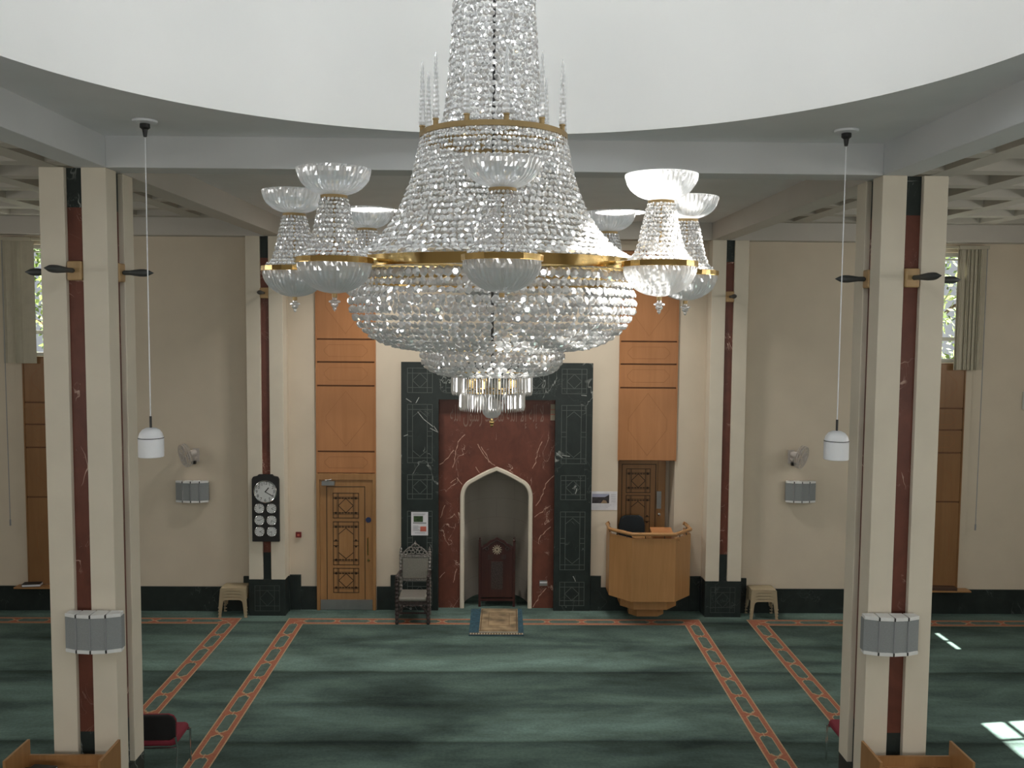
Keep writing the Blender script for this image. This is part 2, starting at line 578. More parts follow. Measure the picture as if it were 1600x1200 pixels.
# beams
n = [0]
def trim(mb, mat='white_paint', bevel=.006):
    n[0] += 1
    return mb.build('trim_%d' % n[0], mat, kind='structure', bevel=bevel)
mb = MB(); mb.box(-3.435, 3.435, 8.2, 8.52, ZB, ZS); trim(mb)
mb = MB(); mb.box(-3.435, 3.435, 1.04, 1.36, ZB, ZS); trim(mb)
for s in (-1, 1):
    a, b2 = sorted((s * 3.435, s * 3.725))
    mb = MB(); mb.box(a, b2, -3.0, 8.52, ZB, ZS); trim(mb)
    mb = MB(); mb.box(a, b2, 8.521, 14.98, ZB, ZS); trim(mb, 'beam_warm_lit')
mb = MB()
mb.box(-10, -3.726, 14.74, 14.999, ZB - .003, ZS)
trim(mb, 'beam_warm_lit')
mb = MB(); mb.box(-3.434, 3.434, 14.78, 15.099, ZB, ZS); trim(mb, 'beam_warm_lit')
mb = MB(); mb.box(3.726, 10, 14.74, 14.999, ZB - .003, ZS); trim(mb, 'beam_warm_lit')

# ceilings
mb = MB()
N = 160
ring = [((DR * cos(2 * PI * k / N)), DCY + DR * sin(2 * PI * k / N)) for k in range(N)]
out = []
for k in range(N):
    c, s = cos(2 * PI * k / N), sin(2 * PI * k / N)
    t = 1 / max(abs(c) / 3.6, abs(s) / 3.56)
    out.append((t * c, DCY + t * s))
mb.add([(x, y, ZC) for x, y in ring] + [(x, y, ZC) for x, y in out], [(k, (k + 1) % N, N + (k + 1) % N, N + k) for k in range(N)])
mb.box(-3.44, 3.44, 8.515, 14.79, ZC, ZS)
mb.box(-3.44, 3.44, -3.0, 1.045, ZC, ZS)
# coffered side ceilings: slab, then the ribs between the square recesses
for s in (-1, 1):
    a, b2 = sorted((s * 3.72, s * 10.0))
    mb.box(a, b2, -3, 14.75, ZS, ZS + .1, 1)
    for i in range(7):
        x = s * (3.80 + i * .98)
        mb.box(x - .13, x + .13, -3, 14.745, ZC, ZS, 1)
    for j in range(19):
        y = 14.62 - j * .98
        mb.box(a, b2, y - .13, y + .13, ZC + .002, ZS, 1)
mb.build('ceiling', ['ceiling_paint', 'aisle_ceiling'], kind='structure', fix=False)

# the drum and its dome
mb = MB()
N = 180
zs = [ZC - .01, 7.78, 9.2, 9.4]
def rim(r, z): return [(r * cos(2 * PI * k / N), DCY + r * sin(2 * PI * k / N), z) for k in range(N)]
def is_win(k): return any(abs(((k + .5) * 360 / N - a + 180) % 360 - 180) < 9.2 for a in DRUM_WIN)
for R_ in (DR, DR + .3):
    vs = sum([rim(R_, z + (.02 if R_ > DR and z < 7 else 0)) for z in zs], [])
    fs = [(i * N + k, i * N + (k + 1) % N, (i + 1) * N + (k + 1) % N, (i + 1) * N + k) for i in range(3) for k in range(N) if not (i == 1 and is_win(k))]
    mb.add(vs, fs)
for k in range(N):                                       # reveals of the windows
    if is_win(k):
        a, b2 = 2 * PI * k / N, 2 * PI * (k + 1) / N
        for z in (7.78, 9.2):
            mb.add([(DR * cos(a), DCY + DR * sin(a), z), (DR * cos(b2), DCY + DR * sin(b2), z), ((DR + .3) * cos(b2), DCY + (DR + .3) * sin(b2), z), ((DR + .3) * cos(a), DCY + (DR + .3) * sin(a), z)], [(0, 1, 2, 3)])
        for q, ok in ((a, is_win((k - 1) % N)), (b2, is_win((k + 1) % N))):
            if not ok:
                mb.add([(r * cos(q), DCY + r * sin(q), z) for r, z in ((DR, 7.78), (DR + .3, 7.78), (DR + .3, 9.2), (DR, 9.2))], [(0, 1, 2, 3)])
dome = [((DR + .02) * cos(i * PI / 24), 9.39 + 2.2 * sin(i * PI / 24)) for i in range(12)] + [(.001, 11.6)]
mb.lathe(dome, (0, DCY, 0), N)
mb.build('ceiling_dome', 'dome_white', kind='structure', smooth=40, fix=False)

# glazing: windows of the drum, the sides and rear (mostly assumed) and the far wall
n_win = [0]
def window(mb, mats=('white_paint', 'pane')):
    n_win[0] += 1
    return mb.build('window_%d' % n_win[0], list(mats), kind='structure')
for a in DRUM_WIN:
    q = math.radians(a)
    R_ = DR + .22
    def Q(u, z, d=0): return ((R_ + d) * cos(q) - u * sin(q), DCY + (R_ + d) * sin(q) + u * cos(q), z)
    mb = MB()
    def bar(u0, u1, z0, z1, m=0, t=.025):
        mb.add([Q(u0, z0, -t), Q(u1, z0, -t), Q(u1, z1, -t), Q(u0, z1, -t), Q(u0, z0, t), Q(u1, z0, t), Q(u1, z1, t), Q(u0, z1, t)],
               [(0, 3, 2, 1), (4, 5, 6, 7), (0, 1, 5, 4), (1, 2, 6, 5), (2, 3, 7, 6), (3, 0, 4, 7)], m)
    bar(-.54, .54, 7.78, 7.83); bar(-.54, .54, 9.15, 9.2); bar(-.55, -.5, 7.78, 9.2); bar(.5, .55, 7.78, 9.2); bar(-.02, .02, 7.8, 9.18)
    bar(-.5, .5, 7.83, 9.15, 1, .004)
    window(mb)
for s in (-1, 1):
    for y, hw, q0, q1 in SIDE_WIN:
        mb = MB()
        def bx(y0, y1, z0, z1, m=0, t=.025): mb.box(s * 10.12 - t, s * 10.12 + t, y0, y1, z0, z1, m)
        bx(y - hw, y + hw, q0, q0 + .05); bx(y - hw, y + hw, q1 - .05, q1); bx(y - hw, y - hw + .05, q0, q1); bx(y + hw - .05, y + hw, q0, q1)
        bx(y - .03, y + .03, q0, q1)
        if q1 - q0 > 1: bx(y - hw, y + hw, 5.0, 5.05)
        bx(y - hw + .04, y + hw - .04, q0 + .04, q1 - .04, 1, .004)
        window(mb)
    mb = MB()
    x0, x1 = sorted((s * WIN[0], s * WIN[1]))
    def bx(a, b2, c, d, m=0, t=.03): mb.box(a, b2, 15.2 - t, 15.2 + t, c, d, m)
    bx(x0, x1, 4.21, 4.27); bx(x0, x1, 5.90, 5.925); bx(x0, x1, 5.96, 6.02); bx(x0, x0 + .05, 4.21, 6.02); bx(x1 - .05, x1, 4.21, 6.02)
    bx(x0, x1, 4.57, 4.63); bx((x0 + x1) / 2 - .012, (x0 + x1) / 2 + .012, 4.21, 5.93)
    bx(x0 + .04, x1 - .04, 4.26, 5.97, 1, .004)
    window(mb)
for x in (-7, -2.4, 2.4, 7):
    mb = MB()
    def bx(a, b2, c, d, m=0, t=.03): mb.box(a, b2, -3.1 - t, -3.1 + t, c, d, m)
    bx(x - .8, x + .8, 2.1, 2.17); bx(x - .8, x + .8, 4.23, 4.3); bx(x - .8, x - .74, 2.1, 4.3); bx(x + .74, x + .8, 2.1, 4.3); bx(x - .03, x + .03, 2.1, 4.3)
    bx(x - .75, x + .75, 2.16, 4.24, 1, .004)
    window(mb)

# ------------------------------------------------------------------ lattice drawing used on marble, doors and panels
def lattice(mb, x0, x1, z0, z1, y, w, m, tall=False, dots=0, d=.003):
    L = lambda a, b2: mb.line(a, b2, w, y, m, d)
    L((x0, z0), (x1, z0)); L((x0, z1), (x1, z1)); L((x0, z0), (x0, z1)); L((x1, z0), (x1, z1))
    W_ = x1 - x0
    e = W_ * .205
    a, b2, c, d2 = x0 + e, x1 - e, z0 + e, z1 - e
    L((a, z0), (a, z1)); L((b2, z0), (b2, z1)); L((x0, c), (x1, c)); L((x0, d2), (x1, d2))
    mx, mz = (x0 + x1) / 2, (z0 + z1) / 2
    if tall:
        k = (b2 - a) / 2
        L((a, c + k), (mx, c + .02)); L((mx, c + .02), (b2, c + k)); L((a, d2 - k), (mx, d2 - .02)); L((mx, d2 - .02), (b2, d2 - k))
        for q in (-.04, .04):
            L((x0, mz + q), (a, mz + q)); L((b2, mz + q), (x1, mz + q))
    else:
        L((mx, c), (b2, mz)); L((b2, mz), (mx, d2)); L((mx, d2), (a, mz)); L((a, mz), (mx, c))
    if dots:                                               # doubled strips and small rosettes
        g_ = .022
        for x in (a - g_, b2 + g_): mb.line((x, z0), (x, z1), w * .6, y, m, d)
        for z in (c - g_, d2 + g_): mb.line((x0, z), (x1, z), w * .6, y, m, d)
        zz = [c, d2] + ([mz - .05, mz + .05] if tall else [])
        for z in zz:
            for x in (x0 + e / 2, x1 - e / 2):
                mb.box(x - dots, x + dots, y - d, y, z - dots, z + dots, m)
        nx = 5
        for i in range(nx):
            x = a + (b2 - a) * (i + .5) / nx
            for z in (c, d2): mb.box(x - dots * .5, x + dots * .5, y - d, y, z - dots * .8, z + dots * .8, m)

# ------------------------------------------------------------------ mihrab
t = thing('mihrab', 'tall mihrab with dark green marble surround, red marble panel and pointed white arched niche', 'mihrab', (0, 15.2, 0))
YF = -.15                                               # front of the surround, relative to the thing
VEINS = [[(-0.538, 2.943), (-0.649, 2.821), (-0.669, 2.72), (-0.688, 2.599), (-0.736, 2.396)], [(-0.725, 2.679), (-0.809, 2.557), (-0.949, 2.443)], [(-0.317, 2.783), (-0.227, 2.622), (-0.126, 2.501), (-0.03, 2.43)], [(-0.26, 2.739), (-0.167, 2.602), (-0.13, 2.489)], [(0.754, 2.83), (0.676, 2.647), (0.657, 2.485), (0.598, 2.384)], [(0.961, 2.264), (0.822, 2.121), (0.783, 1.958), (0.664, 1.754)], [(0.634, 0.019), (0.76, 0.235), (0.848, 0.338)], [(-0.347, 2.398), (-0.29, 2.31)], [(-0.66, 2.214), (-0.58, 2.11)], [(-0.767, 2.132), (-0.687, 2.194)], [(0.91, 1.387), (0.75, 1.243), (0.711, 1.099)], [(-0.661, 0.662), (-0.721, 0.435)], [(-0.944, 0.517), (-0.863, 0.607)], [(-0.866, 1.746), (-0.938, 1.541)], [(0.646, 1.56), (0.906, 1.755)]]
STREAKS = [[(-1.494, 3.552), (-1.415, 3.501)], [(-1.336, 3.486), (-1.289, 3.573)], [(-1.039, 3.098), (-0.97, 2.999), (-1.099, 3.066)], [(-1.305, 3.335), (-1.21, 3.216), (-1.059, 3.098)], [(1.087, 2.631), (1.207, 2.612)], [(1.393, 3.631), (1.472, 3.624)], [(1.315, 1.989), (1.334, 2.07)], [(0.987, 2.671), (1.088, 2.591)], [(1.292, 0.589), (1.333, 0.508)], [(-1.534, 2.935), (-1.474, 2.956)]]
mb = MB()
mb.box(-1.58, -.965, YF, .12, 0, 4.16); mb.box(.965, 1.58, YF, .12, 0, 4.16); mb.box(-.965, .965, YF, .12, 3.545, 4.16)
for x in (-1.272, -.64, 0, .64, 1.272):
    lattice(mb, x - .205, x + .205, 3.655, 4.06, YF, .010, 1)
for s in (-1, 1):
    x = s * 1.272
    lattice(mb, x - .205, x + .205, 2.49, 3.46, YF, .010, 1, True)
    lattice(mb, x - .205, x + .205, 1.885, 2.29, YF, .010, 1)
    lattice(mb, x - .205, x + .205, .70, 1.68, YF, .010, 1, True)
    lattice(mb, x - .205, x + .205, .09, .49, YF, .010, 1)
for pts in STREAKS:
    for a, b2 in zip(pts, pts[1:]): mb.line(a, b2, .010, YF, 2, .0035)
mb.build('marble_surround', ['green_marble', 'inlay_grey', 'vein_white'], t)
AW, AS, AA = .572, 1.88, 2.375
def arch(w, ax, sp, n=10):
    """right half of the arch, from the floor to the apex: (x, z)"""
    p0, p1, p2 = Vector((w, sp)), Vector((w, sp + (ax - sp) * .44)), Vector((w * .70, sp + (ax - sp) * .60))
    pts = [(w, 0.0), (w, sp * .5)]
    for i in range(n + 1):
        f = i / n
        q = p0 * (1 - f) ** 2 + p1 * 2 * f * (1 - f) + p2 * f * f
        pts.append((q.x, q.y))
    for i in range(1, 5):
        f = i / 5
        q = p2.lerp(Vector((0, ax)), f)
        pts.append((q.x, q.y + .012 * sin(PI * f)))
    pts.append((0.0, ax))
    return pts
A = arch(AW, AA, AS)
mb = MB()
for s in (-1, 1):
    poly = [(s * x, z) for x, z in A] + [(0, 3.55), (s * .97, 3.55), (s * .97, 0)]
    mb.add([(x, 0, z) for x, z in poly], [tuple(range(len(poly)))])
def vein(mb, pts, w, y, m):
    rnd = random.Random(3)
    P_ = [Vector(p) for p in pts]
    out = [P_[0]]
    for a, b2 in zip(P_, P_[1:]):
        n_ = max(2, int((b2 - a).length / .05))
        for i in range(1, n_ + 1):
            q = a.lerp(b2, i / n_)
            if i < n_: q += Vector((rnd.uniform(-.012, .012), rnd.uniform(-.012, .012)))
            out.append(q)
    for i, (a, b2) in enumerate(zip(out, out[1:])):
        mb.line(a, b2, w * (.45 + .8 * abs(sin(i * 1.7 + 1))), y, m, .0006)
for pts in VEINS: vein(mb, pts, .011, 0, 1)
mb.build('marble_panel', ['red_marble', 'vein_pink'], t, fix=False)
mb = MB()
path = [(x, z) for x, z in arch(AW, AA, AS)]
path = path + [(-x, z) for x, z in path[-2::-1]]
sec = [(-.036, .02), (-.036, -.018), (-.02, -.036), (.02, -.036), (.036, -.018), (.036, .02)]
vs, fs = [], []
for i, (x, z) in enumerate(path):
    a, b2 = Vector(path[max(0, i - 1)]), Vector(path[min(len(path) - 1, i + 1)])
    tg = (b2 - a).normalized()
    nn = Vector((tg.y, -tg.x))
    for q, dy in sec:
        vs.append((x + nn.x * q, dy, max(0, z + nn.y * q)))
k = len(sec)
for i in range(len(path) - 1):
    for j in range(k):
        fs.append((i * k + j, i * k + (j + 1) % k, (i + 1) * k + (j + 1) % k, (i + 1) * k + j))
mb.add(vs, fs)
mb.build('arch_moulding', 'cream_column', t, smooth=35)
mb = MB()
A2 = arch(AW + .005, AA + .004, AS)
vs, fs = [], []
NP = 20
for x, z in A2:
    for i in range(NP + 1):
        f = PI * i / NP
        vs.append((x * cos(f), .0 + .92 * (x / AW) ** .6 * sin(f) if x > 0 else 0, z))
for i in range(len(A2) - 1):
    for j in range(NP):
        fs.append((i * (NP + 1) + j, i * (NP + 1) + j + 1, (i + 1) * (NP + 1) + j + 1, (i + 1) * (NP + 1) + j))
mb.add(vs, fs)
mb.build('niche', 'niche_stone', t, smooth=30, fix=False)
# engraved inscription, drawn right to left
mb = MB()
words = ['\ufefb', '\u0625\ufedf\ufeea', '\u0625\ufefb', '\u0627\ufedf\ufee0\ufeea', '\ufee3\ufea4\ufee4\ufeaa', '\u0631\ufeb3\ufeee\u0644', '\u0627\ufedf\ufee0\ufeea']
line = ' '.join(w[::-1] for w in words[::-1])
text(mb, line, .46, lambda u, v: (u * 1.0 + .0, -.003, 3.255 + v * 1.05), 0)
xs = [p[0] for p in mb.v]
if mb.v:
    k = 1.56 / (max(xs) - min(xs))
    c0 = (max(xs) + min(xs)) / 2
    zs_ = [p[2] for p in mb.v]
    kz = .40 / (max(zs_) - min(zs_)); z0 = (max(zs_) + min(zs_)) / 2
    mb.v = [((x - c0) * k, y, 3.25 + (z - z0) * kz) for x, y, z in mb.v]
    mb.build('inscription', 'engraving', t, fix=False)

# ------------------------------------------------------------------ doors and the wood panels over them
def wood_panel(name, x0, x1, z0, z1, cuts, label, y=15.1, mat='oak_panel'):
    c = (x0 + x1) / 2
    t = thing(name, label, 'panel', (c, y, z0))
    w = (x1 - x0) / 2
    zs = [z0] + cuts + [z1]
    mb = MB(); mb.box(-w + .005, w - .005, -.012, 0, 0, z1 - z0); mb.build('backing', 'groove', t)
    for a, b2 in zip(zs, zs[1:]):
        mb = MB()
        mb.box(-w, -w + .02, -.045, 0, a - z0, b2 - z0); mb.box(w - .02, w, -.045, 0, a - z0, b2 - z0)
        mb.box(-w + .02, w - .02, -.03, -.0, a - z0 + .012, b2 - z0 - .014)
        p, q, e = a - z0 + .09, b2 - z0 - .09, w - .14
        L = lambda s, r: mb.line(s, r, .006, -.03, 1, .001)
        h = q - p
        if h < .6:
            k = h * .4
            pts = [(-e, p + k), (-e + k, p), (e - k, p), (e, p + k), (e, q - k), (e - k, q), (-e + k, q), (-e, q - k)]
        else:
            k = min(h * .45, e * 1.25)
            e *= .93
            pts = [(0, p), (e, p + k), (e, q - k), (0, q), (-e, q - k), (-e, p + k)]
        for i in range(len(pts)): L(pts[i], pts[(i + 1) % len(pts)])
        mb.build('board', [mat, 'incised'], t)
    return t
wood_panel('wood_panel', -2.985, -2.0, 2.305, 6.01, [2.669, 3.76, 4.15, 4.524], 'tall orange wood panel rising to the beam above the left door')
wood_panel('wood_panel', 2.01, 2.98, 2.54, 6.01, [3.76, 4.15, 4.524], 'tall orange wood panel rising to the beam above the doorway behind the pulpit')

def door_leaf(name, x0, x1, z0, y, boxes, top, groove, parent=None):
    mb = MB()
    mb.box(x0, x1, y, y + .045, z0, top)
    for a, b2 in ((groove[0], groove[1]),):
        for x in (a, b2): mb.line((x, z0 + .0), (x, groove[2]), .012, y, 1)
        mb.line((a, groove[2]), (b2, groove[2]), .012, y, 1)
    for bx0, bx1, bz0, bz1 in boxes:
        lattice(mb, bx0, bx1, bz0, bz1, y, .011, 1, (bz1 - bz0) > .55, .016)
    return mb.build(name, ['oak', 'dark_inlay'], parent)
d1 = thing('door_1', 'wooden door with dark lattice inlays and steel kick plate left of the mihrab', 'door', (-2.4915, 15.06, 0))
d1['kind'] = 'structure'
X = lambda u: -.4915 + u
mb = MB()
mb.box(X(0), X(.055), -.03, .04, 0, 2.305); mb.box(X(.93), X(.983), -.03, .04, 0, 2.305); mb.box(X(.055), X(.93), -.03, .04, 2.2, 2.305)
mb.build('door_frame', 'oak', d1, bevel=.004)
leaf = door_leaf('door_leaf', X(.057), X(.928), .006, -.012, [(X(.276), X(.696), 1.56, 1.976), (X(.276), X(.696), .769, 1.495), (X(.276), X(.696), .30, .71)], 2.198, (X(.17), X(.80), 2.085), d1)
mb = MB(); mb.box(X(.062), X(.924), -.018, -.0125, .008, .18); mb.build('kick_plate', 'steel', leaf)
mb = MB(); mb.box(X(.10), X(.31), -.085, -.0125, 2.115, 2.185); mb.tube([(X(.2), -.05, 2.19), (X(.16), -.11, 2.205), (X(.26), -.08, 2.215)], .009); mb.build('door_closer', 'steel', leaf, bevel=.004)
mb = MB(); mb.lathe([(.046, 0), (.046, -.004)], (X(.86), -.0125, 1.53), 20, axis='y'); mb.build('door_sign', 'sign_blue', leaf)
mb = MB(); mb.tube([(X(.855), -.0125, 1.23), (X(.855), -.06, 1.23), (X(.855), -.06, .95), (X(.855), -.0125, .95)], .011); mb.lathe([(.026, 0), (.02, -.012)], (X(.86), -.0125, .85), 16, axis='y'); mb.build('door_handle', 'brass', leaf, smooth=40)

d2 = thing('door_2', 'wooden door with lattice inlays set back in the doorway behind the pulpit', 'door', (2.495, 15.55, .45))
d2['kind'] = 'structure'
mb = MB()
mb.box(-.475, -.37, -.03, .06, 0, 2.09); mb.box(.27, .40, -.03, .06, 0, 2.09); mb.box(-.37, .27, -.03, .06, 1.99, 2.09)
mb.build('door_frame', 'oak', d2)
leaf = door_leaf('door_leaf', -.37, .27, .005, -.01, [(-.27, .14, 1.47, 1.88), (-.27, .14, .60, 1.42)], 1.988, (-.345, .235, 1.96), d2)
mb = MB(); mb.box(.25, .33, -.05, -.03, 1.2, 1.5); mb.build('push_plate', 'steel', d2)
mb = MB(); mb.lathe([(.022, 0), (.026, -.03), (.001, -.04)], (.30, -.031, 1.10), 12, axis='y'); mb.build('door_handle', 'chrome', d2)

# the tall wood strips and ledges under the far windows
for s, side in ((-1, 'left'), (1, 'right')):
    x0, x1 = sorted((s * 6.72, s * 7.72))
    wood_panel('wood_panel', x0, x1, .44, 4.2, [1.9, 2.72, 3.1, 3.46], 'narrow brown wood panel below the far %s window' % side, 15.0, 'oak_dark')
    mb = MB()
    x0, x1 = sorted((s * 6.6, s * 7.88))
    mb.box(x0, x1, 14.80, 14.985, .412, .438)
    tag(mb.build('ledge', 'oak_flat', bevel=.004), 'thin wooden ledge on the marble skirting at the far %s window' % side, 'ledge')
t = thing('book', 'dark book lying on the ledge under the far left window', 'book', (-7.62, 14.89, .438), .15)
mb = MB(); mb.box(-.14, .14, -.075, .075, 0, .05); mb.build('cover', 'book_dark', t, bevel=.004)
mb = MB(); mb.box(-.13, .145, -.08, .06, .01, .04); mb.build('pages', 'paper', t)
t = thing('book', 'brown book lying flat on the ledge under the far right window', 'book', (7.45, 14.89, .438), -.1)
mb = MB(); mb.box(-.2, .2, -.075, .075, 0, .05); mb.build('cover', 'book_brown', t, bevel=.004)
t = thing('book', 'small book with pale page edges on the right window ledge, nearest the pillar', 'book', (7.08, 14.89, .438), .1)
mb = MB(); mb.box(-.13, .13, -.075, .075, 0, .035); mb.build('cover', 'book_brown', t, bevel=.004)
mb = MB(); mb.box(-.12, .12, -.08, .06, .008, .027); mb.build('pages', 'paper', t)

# vertical blinds drawn aside
for s, side in ((-1, 'left'), (1, 'right')):
    t = thing('vertical_blind', 'bunched beige vertical blind drawn aside at the far %s window' % side, 'blind', (s * 7.71, 14.9, 4.1))
    mb = MB()
    rnd = random.Random(5 + s)
    for i in range(14):
        x = -.205 + .41 * i / 13
        a = .45 + rnd.uniform(-.35, .35)
        p, q = Vector((cos(a), sin(a))) * .055, None
        mb.prism([(x - p.x, -p.y), (x + p.x, p.y), (x + p.x - .003, p.y + .003), (x - p.x - .003, -p.y + .003)], .0, 1.96)
    mb.build('slat', 'blind', t)
    mb = MB(); mb.box(-.23 if s > 0 else -.26, .26 if s > 0 else .23, -.045, .045, 1.96, 2.02); mb.box(-1.0 if s > 0 else .22, -.22 if s > 0 else 1.0, -.03, .03, 1.97, 2.01); mb.build('head_rail', 'blind', t)
    mb = MB()
    x = s * .22
    mb.tube([(x, -.05, 1.97), (x, -.05, -.3), (x - s * .005, -.05, -2.55)], .006, 6)
    mb.tube([(x - s * .005, -.05, -2.55), (x - s * .005, -.05, -2.65)], .013, 6)
    mb.build('cord', 'print_grey', t)

# ------------------------------------------------------------------ columns and pilasters
def strip(mb, f, z0, z1):
    """marble strip: f(z0, z1, material)"""
    f(z0, 1.04, 1); f(1.04, 5.82, 0); f(5.82, z1, 1)
def column(s, side):
    cx, cy = s * (CX0 + CX1) / 2, (CY0 + CY1) / 2
    t = thing('column', 'square cream column with marble-lined slots, standing free on the %s' % side, 'column', (cx, cy, 0))
    h = .295
    for sx_ in (-1, 1):
        for sy in (-1, 1):
            a, b2 = sorted((sx_ * .075, sx_ * h))
            c, d = sorted((sy * .075, sy * h))
            mb = MB(); mb.box(a, b2, c, d, .6, ZB)
            mb.build('post', 'cream_column', t, bevel=.006)
    mb = MB()
    def cross(z0, z1, m):
        mb.box(-h + .05, h - .05, -.074, .074, z0, z1, m)
        mb.box(-.074, .074, -h + .05, h - .05, z0, z1, m)
    strip(mb, cross, .6, ZB)
    mb.build('marble_core', ['red_marble', 'green_marble'], t)
    mb = MB(); mb.box(-h + .004, h - .004, -h + .004, h - .004, 0, .6); mb.build('plinth', 'green_marble', t)
    return t
column(-1, 'left'); column(1, 'right')
def pilaster(s, side, other):
    t = thing('pilaster', 'cream pilaster with a dark marble strip against the far wall, %s' % other, 'pilaster', (s * 3.735, 14.75, 0))
    h = .295
    for q in (-1, 1):
        a, b2 = sorted((q * .068, q * h))
        mb = MB(); mb.box(a, b2, 0, .249, .6, ZB); mb.build('post', 'cream_column', t, bevel=.006)
    mb = MB(); strip(mb, lambda z0, z1, m: mb.box(-.067, .067, .045, .249, z0, z1, m), .6, ZB); mb.build('marble_strip', ['red_marble', 'green_marble'], t)
    mb = MB(); mb.box(-h - .002, h + .002, -.006, .249, 0, .6)
    lattice(mb, -.2, .2, .08, .50, -.006, .008, 1)
    mb.build('plinth', ['skirting_marble', 'inlay_dim'], t)
pilaster(-1, 'left', 'behind the black world clock'); pilaster(1, 'right', 'right of the pulpit')

# torpedo lamps on wooden brackets
tor_bm = MB()
tor_bm.lathe([(.012, 0), (.024, .02), (.022, .08), (.026, .13), (.034, .2), (.035, .25), (.03, .30), (.001, .40)], (0, 0, 0), 14, axis='y')
def torpedo(x, y, z, ang, label, L=1.0, group=None):
    """points along -y when ang = 0; the base sits in a slot"""
    t = thing('torpedo_lamp', label, 'wall lamp', (x, y, z), ang)
    mb = MB(); mb.box(-.066, .066, -.010, .048, -.085, .085); mb.build('bracket', 'beech_bracket', t, bevel=.012)
    mb = MB()
    mb.lathe([(r, -.010 - q * L) for r, q in [(.012, 0), (.022, .02), (.022, .10), (.029, .17), (.035, .24), (.035, .30), (.030, .345), (.015, .39), (.001, .43)]], (0, 0, 0), 14, axis='y')
    mb.build('lamp_body', 'torpedo_grey', t, smooth=35)
for s, side in ((-1, 'left'), (1, 'right')):
    cx = s * 3.73
    torpedo(cx, 8.2, 5.26, s * .12, 'dark torpedo lamp on the front of the %s column, pointing at the viewer' % side, 1.0)
    torpedo(s * 3.435, 8.5, 5.26, -s * PI / 2, 'dark torpedo lamp on the inner side of the %s column, pointing to the chandelier' % side, .66)
    torpedo(s * 4.025, 8.5, 5.26, s * PI / 2, 'dark torpedo lamp on the outer side of the %s column, in front of the window' % side, .66)
    torpedo(s * 3.735, 14.75, 5.26, 0, 'small dark torpedo lamp on the far pilaster, %s' % ('above the world clock' if s < 0 else 'right of the pulpit'), .9)

# pendant lamps
def pendant(x, y, label):
    t = thing('pendant_lamp', label, 'pendant lamp', (x, y, ZC))
    mb = MB(); mb.lathe([(.001, 0), (.10, -.002), (.095, -.018), (.04, -.026), (.001, -.027)], (0, 0, 0), 28); mb.build('ceiling_rose', 'white_lacquer', t, smooth=35)
    mb = MB(); mb.lathe([(.03, -.027), (.04, -.03), (.04, -.06), (.022, -.075), (.014, -.13), (.004, -.135)], (0, 0, 0), 14); mb.build('cord_grip', 'black_metal', t, smooth=35)
    mb = MB(); mb.tube([(0, 0, -.12), (.0, 0, -2.42)], .0045, 6); mb.build('cable', 'white_lacquer', t)
    mb = MB(); mb.lathe([(.008, -2.40), (.010, -2.40), (.010, -2.50), (.008, -2.50)], (0, 0, 0), 10); mb.build('stem', 'black_metal', t)
    sh = MB(); sh.lathe([(.001, -2.494), (.035, -2.496), (.068, -2.512), (.09, -2.54), (.1, -2.575), (.1, -2.585), (.102, -2.586), (.102, -2.735), (.098, -2.738), (.09, -2.70), (.001, -2.69)], (0, 0, 0), 32); o = sh.build('lamp_shade', 'white_lacquer', t, smooth=35)
    mb = MB(); mb.lathe([(.1005, -2.577), (.1025, -2.577), (.1025, -2.583), (.1005, -2.583)], (0, 0, 0), 32, closed=True); mb.build('seam', 'black', o)
pendant(-2.84, 7.562, 'white cylinder pendant lamp hanging beside the left column')
pendant(2.885, 7.64, 'white cylinder pendant lamp hanging beside the right column')

# curved speakers
def speaker(x, y, z, rz, w, h, d, label, group):
    """back plane at y, four facets towards -y, z is the centre"""
    t = thing('speaker', label, 'speaker', (x, y, z), rz)
    N_ = 4
    a = math.radians(30)
    R_ = w / 2 / sin(a)
    def P(i, k=1.0): 
        q = -a + 2 * a * i / N_
        return Vector((R_ * sin(q) * k, -(d - R_ * (1 - cos(q))) * k))
    F = [P(i) for i in range(N_ + 1)]
    mb = MB()
    mb.prism([(-w / 2 * .98, 0), *[(p.x * .985, p.y + .008) for p in F], (w / 2 * .98, 0)], -h / 2 + .03, h / 2 - .03)
    mb.build('grille', 'speaker_grille', t)
    for z0, z1 in ((-h / 2, -h / 2 + .032), (h / 2 - .032, h / 2)):
        mb = MB()
        for i in range(N_):
            p, q = F[i], F[i + 1]
            e = (q - p).normalized() * .006
            mb.prism([(p.x + e.x, p.y + e.y), (q.x - e.x, q.y - e.y), (q.x * .97 - e.x, 0), (p.x * .97 + e.x, 0)], z0, z1)
        mb.build('cap', 'speaker_cap', t, bevel=.003)
    for i in range(1, N_):
        mb = MB()
        p = F[i]
        mb.box(p.x - .0035, p.x + .0035, p.y - .001, p.y + .03, -h / 2 + .032, h / 2 - .032)
        for q in (-1, 1):
            a, b2 = sorted((q * (h / 2 - .032), q * (h / 2 - .003)))
            mb.box(p.x - .0065, p.x + .0065, p.y - .0015, p.y + .03, a, b2, 1)
        mb.build('rib', ['print_grey', 'black'], t)
    mb = MB(); mb.box(-.05, .05, 0, .02, -.06, .06); mb.build('bracket', 'steel', t)
speaker(-3.59, 8.17, 2.03, .0, .51, .355, .15, 'large grey four-facet speaker on the front of the left column', 's')
speaker(3.61, 8.17, 2.03, .0, .51, .355, .15, 'large grey four-facet speaker on the front of the right column', 's')
speaker(-4.99, 14.975, 2.015, 0, .54, .355, .13, 'small grey speaker below the fan on the far left wall', 's')
speaker(5.03, 14.975, 2.065, 0, .50, .355, .13, 'small grey speaker below the fan on the far right wall', 's')

